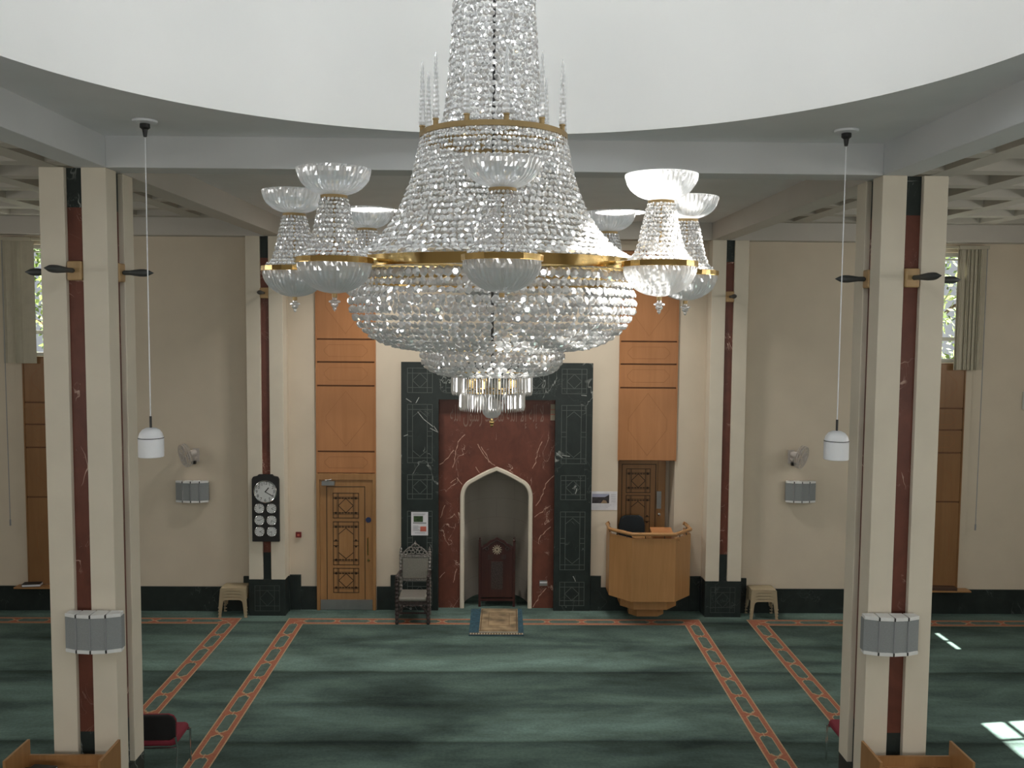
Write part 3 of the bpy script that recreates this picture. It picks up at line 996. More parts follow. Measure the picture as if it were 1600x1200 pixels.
# wall fans
def fan(mx, mz, s, label):
    t = thing('wall_fan', label, 'fan', (mx, 14.99, mz))
    mb = MB(); mb.box(-.05, .05, -.02, .0, -.16, .06); mb.tube([(0, -.02, -.09), (0, -.11, -.10), (s * .02, -.15, -.02)], .022, 10); mb.box(-.03, .03, -.16, -.1, -.18, -.13, 1); mb.build('wall_bracket', ['fan_plastic', 'black'], t)
    dr = Vector((s * .72, -.62, -.22)).normalized()
    c = Vector((s * .02, -.16, .0))
    q = dr.to_track_quat('Z', 'Y').to_matrix()
    def tr(mb): mb.v = [tuple(c + q @ Vector(p)) for p in mb.v]; return mb
    mb = MB(); mb.lathe([(.001, -.07), (.04, -.07), (.055, -.03), (.055, .03), (.03, .06), (.001, .06)], (0, 0, 0), 16); tr(mb).build('motor', 'fan_plastic', t, smooth=35)
    mb = MB()
    for rr, z in ((.19, .11), (.185, .075), (.185, .145), (.13, .165), (.075, .172)):
        mb.tube([(rr * cos(k * PI / 16), rr * sin(k * PI / 16), z) for k in range(32)], .005, 5, closed=True)
    for k in range(28):
        a = 2 * PI * k / 28
        mb.tube([(r_ * cos(a), r_ * sin(a), z) for r_, z in ((.05, .175), (.13, .167), (.18, .145), (.19, .11), (.18, .075), (.05, .055))], .0022, 4)
    mb.lathe([(.001, .17), (.05, .17), (.05, .18), (.001, .182)], (0, 0, 0), 20)
    tr(mb).build('cage', 'fan_plastic', t)
    for k in range(3):
        mb = MB()
        a = 2 * PI * k / 3
        pts = [(.03, -.3), (.165, -.42), (.17, .0), (.165, .4), (.03, .3)]
        mb.prism([(r_ * cos(a + b2), r_ * sin(a + b2)) for r_, b2 in pts], .105, .112)
        tr(mb).build('blade', 'fan_plastic', t)
fan(-4.93, 2.66, -1, 'oscillating fan on the far left wall above the small speaker')
fan(4.87, 2.69, 1, 'oscillating fan on the far right wall above the small speaker')

# ------------------------------------------------------------------ world clock
t = thing('world_clock', 'black wall panel with one large white clock over six small clocks', 'clock', (-3.735, 14.75, 1.24))
mb = MB()
mb.prism([(-.22, 0), (.22, 0), (.22, 1.02), (.20, 1.06), (.13, 1.075), (.11, 1.10), (-.11, 1.10), (-.13, 1.075), (-.20, 1.06), (-.22, 1.02)], -.055, 0, 0, lambda a, b2, h: (a, h, b2))
pan = mb.build('panel', 'black', t, bevel=.008)
def dial(x, z, r, big, hh, mm):
    mb = MB(); mb.lathe([(.001, 0), (r, 0), (r, -.006), (.001, -.006)], (x, -.0555, z), 36, axis='y'); o = mb.build('clock_dial', 'clock_face', t)
    mb = MB(); mb.tube([(x + r * cos(k * PI / 18), -.060, z + r * sin(k * PI / 18)) for k in range(36)], r * .055, 6, closed=True); mb.build('bezel', 'chrome', o)
    mb = MB()
    for k in range(12):
        a = PI / 2 - (k + 1) * PI / 6
        u, v_ = x + .78 * r * cos(a), z + .78 * r * sin(a)
        if big: text(mb, str(k + 1), r * .40, lambda p, q: (u + p, -.0625, v_ + q))
        else: mb.line((x + .72 * r * cos(a), z + .72 * r * sin(a)), (x + .88 * r * cos(a), z + .88 * r * sin(a)), r * .06, -.0617, 0, .001)
    mb.build('numerals', 'black', o, fix=False)
    for ln, ang, w in ((.45, PI / 2 - (hh + mm / 60) * PI / 6, .09), (.72, PI / 2 - mm * PI / 30, .06)):
        mb = MB(); mb.line((x, z), (x + ln * r * cos(ang), z + ln * r * sin(ang)), r * w, -.0630, 0, .001); mb.build('clock_hand', 'black', o)
dial(0, .82, .178, True, 1, 20)
for i, z in enumerate((.547, .352, .167)):
    for j, x in enumerate((-.098, .098)):
        dial(x, z, .078, False, (2, 4, 9, 6, 2, 8)[2 * i + j], 10 * (i + j) % 60)

mb = MB(); mb.box(-.045, .045, -.035, 0, -.045, .045); mb.box(-.02, .02, -.037, -.035, -.02, .015, 1)
tag(mb.build('fire_alarm', ['alarm_red', 'poster_red'], loc=(-3.29, 15.1, 1.267), bevel=.003), 'small dark red fire alarm call point on the cream wall left of the door', 'fire alarm')
# poster, calendar, painted reflection, small wall plates
t = thing('poster', 'white paper notice with green picture and red block taped on the green marble', 'poster', (-1.274, 15.049, 1.47))
mb = MB(); mb.box(-.14, .14, -.004, 0, -.197, .197); sheet = mb.build('sheet', 'paper', t)
mb = MB(); mb.box(-.10, .055, -.0055, -.004, .03, .13); mb.build('picture', 'poster_green', t)
mb = MB(); mb.box(-.11, .11, -.0055, -.004, 0, .022); mb.build('caption_bar', 'print_grey', t)
mb = MB(); mb.box(.01, .11, -.0055, -.004, -.13, -.045); mb.build('red_block', 'poster_red', t)
mb = MB()
for i, (a, b2) in enumerate([(-.11, .10), (-.11, .08), (-.11, -.02), (-.11, 0), (-.11, -.03), (-.11, -.01), (-.11, .02), (-.08, .09)]):
    z = [.165, .148, -.035, -.055, -.075, -.095, -.115, -.155][i]
    mb.box(a, b2, -.0052, -.004, z - .0035, z + .0035)
mb.build('print', 'print_grey', t)
t = thing('picture_calendar', 'white calendar sheet with a dusk photograph on the wall right of the mihrab', 'picture', (1.80, 15.1, 1.865))
mb = MB(); mb.box(-.215, .215, -.006, 0, -.16, .155); mb.build('sheet', 'paper', t)
mb = MB()
mb.box(-.205, .08, -.008, -.006, -.045, .115, 0); mb.box(-.205, .08, -.0085, -.008, .06, .115, 1)
mb.prism([(-.205, .02), (-.02, .045), (.08, .10), (.08, -.03), (-.205, -.03)], -.0092, -.0085, 0, lambda a, b2, h: (a, h, b2))
mb.prism([(-.06, -.045), (.05, -.045), (.03, .0), (-.02, .012)], -.0098, -.0092, 2, lambda a, b2, h: (a, h, b2))
mb.build('photograph', ['photo_dark', 'photo_sky', 'photo_ground'], t)
mb = MB()
for i in range(4): mb.box(-.2, .12 - .03 * i, -.0072, -.006, -.075 - .022 * i, -.071 - .022 * i)
for i in range(5): mb.box(.11, .195, -.0072, -.006, .10 - .03 * i, .105 - .03 * i)
mb.build('print', 'print_grey', t)
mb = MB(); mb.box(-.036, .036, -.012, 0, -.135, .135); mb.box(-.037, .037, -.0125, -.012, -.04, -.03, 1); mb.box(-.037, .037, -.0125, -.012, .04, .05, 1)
tag(mb.build('reflection', ['fringe', 'poster_red'], loc=(.928, 15.199, 3.33)), 'narrow pale painted sun reflection at the top right corner of the red marble', 'reflection')  # sun reflection on the marble, modelled as a thin pale slab
mb = MB(); mb.box(-.065, .065, -.02, 0, -.045, .045, 0); mb.box(-.06, .06, -.0205, -.02, .0, .025, 1)
tag(mb.build('socket_plate', ['steel', 'paper'], loc=(.80, 15.199, .433), bevel=.003), 'small grey and white socket plate low on the red marble right of the niche', 'socket')
mb = MB(); mb.box(-.05, .05, -.06, 0, -.15, .15)
tag(mb.build('wall_sensor', 'speaker_cap', loc=(8.74, 14.999, 3.6), bevel=.01), 'small pale wall device at the right edge of the photo', 'sensor')

# ------------------------------------------------------------------ pulpit
t = thing('pulpit', 'faceted oak pulpit with curved handrail in front of the right doorway', 'pulpit', (2.50, 14.8, 0))
def halfoct(w, f, yf, yb):
    return [(-w, yb), (-w, yf + f), (-w + f * .86, yf), (w - f * .86, yf), (w, yf + f), (w, yb)]
PO, PI_ = halfoct(.66, .36, -.53, .26), halfoct(.62, .345, -.49, .26)
for i in range(5):
    mb = MB(); mb.prism([PO[i], PO[i + 1], PI_[i + 1], PI_[i]], .40, 1.42); mb.build('body_panel', 'oak_pulpit', t, bevel=.003)
mb = MB(); mb.prism(halfoct(.619, .344, -.489, .26), .401, .44); mb.build('floor_board', 'oak_flat', t)
mb = MB(); mb.prism(halfoct(.46, .22, -.30, .26), .20, .40); mb.build('step', 'oak_pulpit', t, bevel=.004)
mb = MB(); mb.prism(halfoct(.29, .14, -.03, .26), 0, .20); mb.build('foot', 'oak_pulpit', t, bevel=.004)
mb = MB(); mb.box(-.30, .42, -.488, -.10, 1.37, 1.395); mb.build('shelf', 'oak_flat', t)
mb = MB()
e = halfoct(.655, .36, -.525, .22)
pts = [Vector((x, y, 1.49)) for x, y in e]
rail = [pts[0] + Vector((.04, .0, .02))]
for i in range(len(pts)):
    if 0 < i < len(pts) - 1:
        rail += [pts[i].lerp(pts[i - 1], .12), pts[i], pts[i].lerp(pts[i + 1], .12)]
    else: rail.append(pts[i])
rail.append(pts[-1] + Vector((-.04, 0, .02)))
mb.tube(rail, .03, 12)
mb.build('handrail', 'oak_flat', t, smooth=40)
for i in range(5):
    for f in (.3, .75):
        p = pts[i].lerp(pts[i + 1], f)
        mb = MB(); mb.tube([(p.x * .985, p.y * .985, 1.42), (p.x * .985, p.y * .985, 1.47)], .008, 6); mb.build('rail_bracket', 'black_metal', t)
t = thing('book_stand', 'reddish wooden book rest lying on the pulpit top', 'book stand', (2.66, 14.50, 1.396))
mb = MB(); mb.prism([(-.11, .06), (.11, .11), (.11, .135), (-.11, .08)], -.17, .17, 0, lambda a, b2, h: (h, a, b2)); mb.build('rest', 'oak_panel', t)
mb = MB(); mb.box(-.15, .15, -.06, .08, 0, .07); mb.build('support', 'oak_panel', t)
t = thing('office_chair', 'dark padded chair back showing behind the pulpit rail', 'chair', (2.30, 15.2, .44))
mb = MB()
mb.prism([(-.22, .58), (-.225, .96), (-.19, 1.09), (-.12, 1.13), (.12, 1.13), (.19, 1.09), (.225, .96), (.22, .58)], .10, .17, 0, lambda a, b2, h: (a, h, b2)); mb.build('backrest', 'navy_fabric', t, bevel=.02)
mb = MB(); mb.box(-.23, .23, -.3, .12, .45, .53); mb.box(-.03, .03, .10, .13, .5, .7); mb.build('seat', 'navy_fabric', t, bevel=.02)
mb = MB(); mb.tube([(0, -.1, .0), (0, -.1, .45)], .03); mb.lathe([(.001, 0), (.2, 0), (.2, .03), (.03, .06), (.001, .06)], (0, -.1, 0), 20); mb.build('pedestal', 'black_metal', t)

# ------------------------------------------------------------------ ornate armchair
t = thing('ornate_armchair', 'silver upholstered armchair with carved crest beside the mihrab', 'chair', (-1.325, 14.58, 0))
t.scale = (1, 1, .925)
def turned(mb, x, y, z0, z1, r, m=0, seg=10):
    prof, k = [], max(4, int((z1 - z0) / .035))
    for i in range(k + 1):
        f = i / k
        prof.append((r * (1 + .28 * sin(i * PI)) if False else r * (.78 + .30 * (i % 2)), z0 + (z1 - z0) * f))
    mb.lathe(prof, (x, y, 0), seg, m)
for x in (-.25, .25):
    mb = MB(); turned(mb, x, -.235, 0, .80, .030); mb.ball((x, -.235, .83), .028); mb.build('leg', 'dark_carving', t)
    mb = MB(); turned(mb, x * .94, .24, 0, 1.12, .028); mb.lathe([(.028, 1.12), (.03, 1.14), (.016, 1.16), (.022, 1.185), (.001, 1.24)], (x * .94, .24, 0), 10); mb.build('leg', 'silver_carving', t)
    mb = MB(); mb.tube([(x, -.27, .80), (x, -.2, .825), (x, 0, .80), (x * .95, .23, .80)], [.02, .032, .03, .026], 10); mb.build('armrest', 'dark_carving', t)
mb = MB(); mb.box(-.225, .225, -.245, .22, .395, .475); mb.build('seat', 'silver_fabric', t, bevel=.028)
mb = MB(); mb.box(-.23, .23, -.25, .23, .35, .395); mb.build('seat_frame', 'dark_carving', t)
mb = MB(); mb.box(-.215, .215, .205, .265, .66, 1.04); mb.build('backrest', 'silver_fabric', t, bevel=.022)
mb = MB(); mb.box(-.235, .235, .22, .25, .62, .66); mb.build('lower_rail', 'silver_carving', t)
mb = MB(); mb.box(-.235, .235, .21, .26, 1.04, 1.09)
for i in range(15): mb.ball((-.217 + .031 * i, .205, 1.065), .014, 8)
mb.build('top_rail', 'silver_carving', t)
mb = MB()
def ringt(x, z, r, w=.009): mb.tube([(x + r * cos(k * PI / 8), .235, z + r * sin(k * PI / 8)) for k in range(16)], w, 6, closed=True)
for s in (-1, 1):
    mb.tube([(s * q * .225 / .225, .235, 1.09 + h_) for q, h_ in ((.225, .0), (.195, .02), (.165, .045), (.155, .08), (.125, .105), (.105, .13), (.06, .145), (.045, .17), (.0, .21))], .010, 6)
    ringt(s * .16, 1.125, .03); ringt(s * .10, 1.135, .034); ringt(s * .07, 1.19, .03); ringt(s * .04, 1.135, .028); ringt(s * .025, 1.20, .02)
    mb.ball((s * .055, .235, 1.255), .015, 8); mb.ball((s * .14, .235, 1.185), .013, 8)
mb.lathe([(.001, 1.24), (.026, 1.26), (.03, 1.285), (.012, 1.315), (.001, 1.345)], (0, .235, 0), 10)
mb.build('crest', 'silver_carving', t)
mb = MB()
for s in (-1, 1):
    mb.tube([(s * q, -.245, z) for q, z in ((.21, .20), (.19, .26), (.16, .29), (.15, .33), (.1, .325), (.07, .34), (0, .315))], .012, 6)
    for q, z in ((.19, .31), (.14, .315), (.09, .33), (.19, .27)): mb.ball((s * q, -.245, z), .02, 8)
mb.build('apron', 'dark_carving', t)
mb = MB(); mb.box(-.24, .24, -.01, .01, .10, .13)
for s in (-1, 1): mb.box(s * .243 - .01, s * .243 + .01, -.23, .24, .10, .13)
mb.build('stretcher', 'dark_carving', t)

# ------------------------------------------------------------------ carved seat in the niche
t = thing('carved_throne', 'dark carved mahogany high-backed seat with white rosette inside the niche', 'chair', (.015, 15.42, 0))
for x in (-.29, .29):
    mb = MB(); mb.box(x - .02, x + .02, -.17, -.13, 0, 1.12); mb.lathe([(.02, 1.12), (.025, 1.14), (.012, 1.155), (.018, 1.17), (.001, 1.20)], (x, -.15, 0), 8); mb.build('post', 'mahogany', t)
mb = MB()
prof = [(-.27, .16), (-.27, 1.03), (-.22, 1.07), (-.17, 1.09), (-.12, 1.14), (-.05, 1.165), (0, 1.20), (.05, 1.165), (.12, 1.14), (.17, 1.09), (.22, 1.07), (.27, 1.03), (.27, .16)]
mb.prism(prof, -.165, -.13, 0, lambda a, b2, h: (a, h, b2)); mb.build('back_panel', 'mahogany', t, bevel=.006)
mb = MB()
for s in (-1, 1):
    mb.tube([(s * q, -.172, z) for q, z in ((.24, .99), (.2, 1.02), (.15, 1.045), (.11, 1.09), (.05, 1.12), (0, 1.15))], .008, 6)
    mb.tube([(s * (.17 + .025 * cos(k * PI / 6)), -.172, 1.005 + .025 * sin(k * PI / 6)) for k in range(12)], .007, 5, closed=True)
mb.build('carving', 'dark_carving', t)
mb = MB()
for k in range(12):
    a = k * PI / 6
    mb.line((.03 * cos(a), .985 + .03 * sin(a)), (.074 * cos(a), .985 + .074 * sin(a)), .013, -.166, 0, .006)
mb.tube([(.022 * cos(k * PI / 6), -.17, .985 + .022 * sin(k * PI / 6)) for k in range(12)], .005, 5, closed=True)
mb.build('rosette', 'fringe', t)
mb = MB(); mb.box(-.10, .10, -.169, -.1652, .30, .78)
for i in range(4):
    for s in (-1, 1): mb.box(s * .11 - .045, s * .11 + .045, -.169, -.1652, .82 + .022 * i, .828 + .022 * i)
mb.build('relief', 'dark_carving', t)
mb = MB(); mb.box(-.27, .27, -.165, -.135, .10, .14); mb.box(-.29, .29, -.12, .30, .40, .44); mb.build('seat_rail', 'mahogany', t)
for x in (-.29, .29):
    mb = MB(); mb.box(x - .018, x + .018, .26, .30, 0, .40); mb.build('leg', 'mahogany', t)

# rugs
mb = MB()
mb.box(-.41, .44, -.645, .645, 0, .012)
mb.box(-.40, .43, -.63, -.55, .012, .0135, 1)
for i in range(20): mb.box(-.39 + i * .042, -.37 + i * .042, -.62, -.56, .0135, .0145, 2)
tag(mb.build('prayer_rug', ['rug_blue', 'rug_brown', 'fringe'], loc=(0, 14.45, .006)), 'dark blue rug with patterned end showing under the tan mat', 'rug')
t = thing('prayer_mat', 'tan and brown mat with fringed end lying on the blue rug', 'rug', (.055, 14.50, .0195), -.012)
mb = MB(); mb.box(-.305, .305, -.545, .56, 0, .012)
for a, b2, c, d in ((-.29, .29, -.52, -.505), (-.29, .29, .51, .525), (-.29, -.275, -.52, .52), (.275, .29, -.52, .52), (-.17, .17, -.30, -.292), (-.17, .17, .33, .338), (-.17, -.163, -.3, .33), (.163, .17, -.3, .33)):
    mb.box(a, b2, c, d, .012, .0128, 1)
mb.build('pile', ['rug_tan', 'rug_brown'], t)
mb = MB()
for i in range(58):
    x = -.30 + i * .0105
    mb.box(x - .003, x + .003, -.60 - random.uniform(-.01, .02), -.545, .0, .007)
mb.build('fringe', 'fringe', t)

# ------------------------------------------------------------------ stacked stools
def make_stool(label, group):
    t = thing('stacking_stool', label, 'stool', (0, 0, 0), 0, group)
    mb = MB()
    mb.prism([(-.18, -.15), (.18, -.15), (.20, -.13), (.20, .13), (.18, .15), (-.18, .15), (-.20, .13), (-.20, -.13)], .316, .332)
    mb.build('seat', 'stool_plastic', t, bevel=.006)
    mb = MB()
    for ax, w, o_ in ((0, .2, .15), (1, .15, .2)):
        for s in (-1, 1):
            e = w - .04
            pts = [(-w, .320), (w, .320), (w + .008, .225), (e, .225), (e - .008, .258), (e - .028, .278), (e - .06, .286), (-e + .06, .286), (-e + .028, .278), (-e + .008, .258), (-e, .225), (-w - .008, .225)]
            f = (lambda a, b2, h: (a, s * (o_ + h + (.32 - b2) * .07), b2)) if ax == 0 else (lambda a, b2, h: (s * (o_ + h + (.32 - b2) * .07), a, b2))
            mb.prism(pts, -.004, .004, 0, f)
    mb.build('apron', 'stool_plastic', t)
    for sx_ in (-1, 1):
        for sy in (-1, 1):
            mb = MB()
            top, bot = [], []
            for (dx, dy) in ((0, 0), (-.055, 0), (-.055, -.008), (-.008, -.008), (-.008, -.055), (0, -.055)):
                top.append((sx_ * (.204 + dx), sy * (.154 + dy), .318))
                bot.append((sx_ * (.227 + dx * .7), sy * (.174 + dy * .7), 0))
            mb.add(top + bot, [tuple(range(6)), tuple(range(11, 5, -1))] + [(i, (i + 1) % 6, 6 + (i + 1) % 6, 6 + i) for i in range(6)])
            mb.box(min(sx_ * .232, sx_ * .19), max(sx_ * .232, sx_ * .19), min(sy * .178, sy * .136), max(sy * .178, sy * .136), 0, .018)
            mb.build('leg', 'stool_plastic', t)
    return t
order = ['lowest', 'second lowest', 'second highest', 'topmost']
first = None
for gx, where, grp in ((-4.272, 'left of the world clock', 'beige stools stacked by the left pilaster'), (4.395, 'right of the pulpit', 'beige stools stacked by the right pilaster')):
    for k in range(4):
        lab = 'beige plastic stool, %s of the stack %s' % (order[k], where)
        if first is None:
            first = o = make_stool(lab, grp)
        else:
            o = dup(first, label=lab, group=grp)
        o.location = (gx, 14.815, .05 * k)

# ------------------------------------------------------------------ book racks in front of the columns
def rack(s, label):
    x0, x1 = -.42, .42
    t = thing('book_rack', label, 'book rack', (s * 3.80, 7.92, 0))
    for a in (x0, x1 - .025):
        mb = MB(); mb.box(a, a + .025, -.22, .2, 0, 1.03); mb.build('side_panel', 'oak', t, bevel=.003)
    mb = MB(); mb.box(x0 + .025, x1 - .025, .165, .19, 0, .895); mb.build('back_panel', 'oak', t)
    for z in (.78, .42, .06):
        mb = MB(); mb.box(x0 + .025, x1 - .025, -.2, .165, z, z + .022); mb.build('shelf', 'oak_flat', t)
    return t
rack(-1, 'oak book rack holding dark books in front of the left column')
rack(1, 'empty oak book rack in front of the right column')
for i, (x, y, a) in enumerate(((-4.05, 7.86, .1), (-3.99, 7.82, -.15))):
    t = thing('book', ['dark book at the bottom of the pile in the left rack', 'dark book with white page edges on top of the pile in the left rack'][i], 'book', (x, y, .803 + .038 * i), a)
    mb = MB(); mb.box(-.11, .11, -.15, .13, 0, .034); mb.build('cover', 'book_dark', t, bevel=.003)
    mb = MB(); mb.box(-.10, .113, -.145, .12, .006, .028); mb.build('pages', 'paper', t)

# ------------------------------------------------------------------ red and black chairs behind the columns
def red_chair(x, y, rz, label):
    t = thing('padded_chair', label, 'chair', (x, y, 0), rz)
    mb = MB()
    prof = [(-.23, .0), (-.235, .17), (-.21, .22), (-.16, .24), (.16, .24), (.21, .22), (.235, .17), (.23, .0), (.17, -.04), (-.17, -.04)]
    mb.prism(prof, 0, .045, 0, lambda a, b2, h: (a, -.235 + h - .09 * b2, .50 + b2)); bk = mb.build('backrest', 'black_fabric', t, bevel=.015)
    mb = MB(); mb.prism([(a * 1.005, b2 * 1.005) for a, b2 in prof], .036, .062, 0, lambda a, b2, h: (a, -.235 + h - .09 * b2, .50 + b2)); mb.build('edge_shell', 'red_fabric', bk, bevel=.006)
    mb = MB(); mb.prism([(-.24, -.20), (-.2, -.25), (.2, -.25), (.24, -.20), (.25, .18), (.21, .23), (-.21, .23), (-.25, .18)], .405, .465); mb.build('seat', 'red_fabric', t, bevel=.022)
    for s in (-1, 1):
        mb = MB(); mb.tube([(s * .25, .22, 0), (s * .255, .2, .40), (s * .255, .15, .425)], .011, 8); mb.build('leg', 'chrome', t)
        mb = MB(); mb.tube([(s * .25, -.30, 0), (s * .255, -.24, .39), (s * .24, -.26, .52)], .011, 8); mb.build('leg', 'chrome', t)
    mb = MB(); mb.tube([(-.255, .2, .385), (.255, .2, .385)], .009, 8); mb.tube([(-.255, -.235, .385), (.255, -.235, .385)], .009, 8); mb.build('seat_frame', 'chrome', t)
red_chair(-3.55, 9.52, .04, 'black-backed chair with red seat standing behind the left column')
red_chair(3.95, 9.62, -.03, 'chair with red seat mostly hidden behind the right column')

# round skylights over the mihrab aisle
for x, lab in ((-1.82, 'round bright ceiling skylight left of the chandelier'), (1.78, 'round bright ceiling skylight right of the chandelier')):
    t = thing('ceiling_light', lab, 'ceiling light', (x, 13.45, ZC))
    mb = MB(); mb.lathe([(.37, 0), (.40, 0), (.40, -.012), (.37, -.012)], (0, 0, 0), 48, closed=True); mb.build('frame', 'white_paint', t)
    lamp_d = area('skylight_daylight', (x, 13.45, ZC - .02), (0, 0, -1), .6, .6, P_SKYLIGHT, (1, .93, .86), math.radians(125)); lamp_d.data.shape = 'DISK'
    mb = MB(); mb.lathe([(.001, -.003), (.37, -.003), (.37, -.006), (.001, -.006)], (0, 0, 0), 48); mb.build('diffuser', 'skylight_diffuser', t)

# ------------------------------------------------------------------ chandelier
CH = thing('chandelier', 'huge tiered crystal chandelier with brass rings and eight side lamps under the dome', 'chandelier', (0, DCY, 4.29))
Z0 = 4.29
def bead(mb, c, nrm, upv, r, th):
    a = nrm.cross(upv).normalized()
    b2 = a.cross(nrm).normalized()
    vs = []
    ph = random.uniform(0, .5)
    for k in range(6):
        q = ph + k * PI / 3
        vs.append(c + (a * cos(q) + b2 * sin(q)) * r * .55 + nrm * th)
    for k in range(6):
        q = ph + k * PI / 3
        vs.append(c + (a * cos(q) + b2 * sin(q)) * r)
    vs.append(c - nrm * th)
    fs = [tuple(range(6))] + [(k, 6 + k, 6 + (k + 1) % 6, (k + 1) % 6) for k in range(6)] + [(6 + (k + 1) % 6, 6 + k, 12) for k in range(6)]
    mb.add(vs, fs)
def curtain(mb, prof, size, cx=0, cy=0, pitch=1.12, tilt=.28, seed=1):
    """rows of cut beads along a turned profile; size is a function of the fraction along it"""
    P_ = [Vector((r, z)) for r, z in prof]
    seg = [(b2 - a).length for a, b2 in zip(P_, P_[1:])]
    L = sum(seg)
    d, row = 0, 0
    while d < L:
        f = d / L
        s = size(f)
        q = d
        for i, l in enumerate(seg):
            if q <= l or i == len(seg) - 1: break
            q -= l
        pt = P_[i].lerp(P_[i + 1], min(1, q / seg[i]))
        tg = (P_[i + 1] - P_[i]).normalized()
        nr, nz = -tg.y, tg.x
        if nr < -.15 or (abs(nr) <= .15 and nz > 0): nr, nz = -nr, -nz
        n_ = max(6, int(2 * PI * pt.x / (s * 1.02)))
        for k in range(n_):
            a = 2 * PI * (k + .5 * (row % 2)) / n_
            e = Vector((cos(a), sin(a), 0))
            nv = (e * nr + Vector((0, 0, nz)) + Vector((random.gauss(0, tilt), random.gauss(0, tilt), random.gauss(0, tilt)))).normalized()
            upv = (e * tg.x + Vector((0, 0, tg.y))).normalized()
            c = Vector((cx + pt.x * cos(a), cy + pt.x * sin(a), pt.y)) + e * random.uniform(-.002, .002)
            bead(mb, c, nv, upv, s * random.uniform(.50, .57), s * .20)
        d += s * pitch
        row += 1
def rel(p): return [(r, z - Z0) for r, z in p]
def crystals(name, prof, size, pitch=1.14, tilt=.28):
    mb = MB(); curtain(mb, rel(prof), size, pitch=pitch, tilt=tilt)
    return mb.build(name, 'crystal', CH, kind='stuff', fix=False)
# crown, stem and core
mb = MB(); mb.tube([(0, 0, .3), (0, 0, 11.55 - Z0)], .008, 10); mb.lathe([(.001, 11.58 - Z0), (.12, 11.57 - Z0), (.10, 11.5 - Z0), (.02, 11.45 - Z0)], (0, 0, 0), 20); mb.build('hanging_rod', 'black_metal', CH)
mb = MB(); mb.lathe([(.195, 6.98 - Z0), (.21, 6.98 - Z0), (.21, 7.02 - Z0), (.195, 7.02 - Z0)], (0, 0, 0), 40, closed=True)
for k in range(4): mb.tube([(.2 * cos(k * PI / 2), .2 * sin(k * PI / 2), 7.0 - Z0), (.018 * cos(k * PI / 2), .018 * sin(k * PI / 2), 7.15 - Z0)], .007, 6)
mb.build('crown_ring', 'dull_brass', CH)
crystals('crystal_neck', [(.19, 6.96), (.204, 6.45), (.217, 6.25), (.229, 6.09), (.240, 5.97), (.256, 5.87), (.274, 5.82)], lambda f: .030)
mb = MB()
mb.lathe([(.366, 5.772 - Z0), (.380, 5.772 - Z0), (.380, 5.798 - Z0), (.366, 5.798 - Z0)], (0, 0, 0), 72, closed=True)
for k in range(12):
    a = math.radians(10 - 90 + 30 * k)
    x, y = .366 * cos(a), .366 * sin(a)
    mb.lathe([(.008, 5.79 - Z0), (.013, 5.80 - Z0), (.013, 5.822 - Z0), (.016, 5.824 - Z0), (.016, 5.83 - Z0), (.008, 5.83 - Z0)], (x, y, 0), 10)
for k in range(6): mb.tube([(.37 * cos(k * PI / 3), .37 * sin(k * PI / 3), 5.785 - Z0), (.02 * cos(k * PI / 3), .02 * sin(k * PI / 3), 5.80 - Z0)], .008, 6)
mb.build('upper_ring', 'dull_brass', CH, smooth=35)
for k in range(12):
    a = math.radians(10 - 90 + 30 * k)
    mb = MB(); mb.lathe([(.006, 5.828 - Z0)] + [(.017 * (1 - .62 * i / 26) * (1 + .16 * (i % 2)), 5.835 - Z0 + .29 * i / 26) for i in range(27)] + [(.001, 6.15 - Z0)], (.366 * cos(a), .366 * sin(a), 0), 7)
    mb.build('glass_spire', 'cut_glass', CH)
crystals('crystal_bell', [(.374, 5.762), (.381, 5.73), (.397, 5.65), (.42, 5.56), (.452, 5.47), (.492, 5.385), (.54, 5.31), (.60, 5.24), (.665, 5.19), (.725, 5.162)], lambda f: .021 + .019 * f ** .8, 1.14, .28)
mb = MB()
mb.lathe([(.70, 5.148 - Z0), (.755, 5.150 - Z0), (.758, 5.150 - Z0), (.758, 5.100 - Z0), (.754, 5.100 - Z0), (.752, 5.144 - Z0), (.70, 5.142 - Z0)], (0, 0, 0), 96, closed=True)
for k in range(8):
    a = math.radians(2.6 - 90 + 45 * k)
    e = Vector((cos(a), sin(a), 0))
    arm = MB(); arm.tube([e * .05 + Vector((0, 0, 5.12 - Z0)), e * 1.015 + Vector((0, 0, 5.12 - Z0))], .010, 8); arm.build('lamp_arm', 'brass', CH, smooth=35)
mb.build('brass_band', 'brass', CH, smooth=35)
mb = MB(); mb.lathe([(.70, 5.04 - Z0), (.712, 5.04 - Z0), (.712, 5.052 - Z0), (.70, 5.052 - Z0)], (0, 0, 0), 72, closed=True); mb.lathe([(.375, 4.70 - Z0), (.385, 4.70 - Z0), (.385, 4.71 - Z0), (.375, 4.71 - Z0)], (0, 0, 0), 48, closed=True); mb.build('inner_ring', 'brass', CH)
mb = MB()                                                # first row: upright square drops
for k in range(116):
    a = 2 * PI * k / 116
    e = Vector((cos(a), sin(a), 0))
    bead(mb, e * .722 + Vector((0, 0, 5.068 - Z0)), (e + Vector((random.gauss(0, .15), random.gauss(0, .15), random.gauss(0, .15)))).normalized(), Vector((0, 0, 1)), .026, .010)
mb.build('crystal_drops', 'crystal', CH, kind='stuff', fix=False)
crystals('crystal_bowl', [(.712, 5.03), (.728, 4.985), (.732, 4.94), (.722, 4.89), (.70, 4.84), (.665, 4.80), (.62, 4.765), (.57, 4.738), (.51, 4.718), (.44, 4.706), (.39, 4.703)], lambda f: .040 - .004 * f, 1.12, .30)
crystals('crystal_lower_tier', [(.372, 4.70), (.37, 4.66), (.355, 4.62), (.325, 4.592), (.28, 4.575), (.22, 4.566)], lambda f: .034, 1.0, .24)
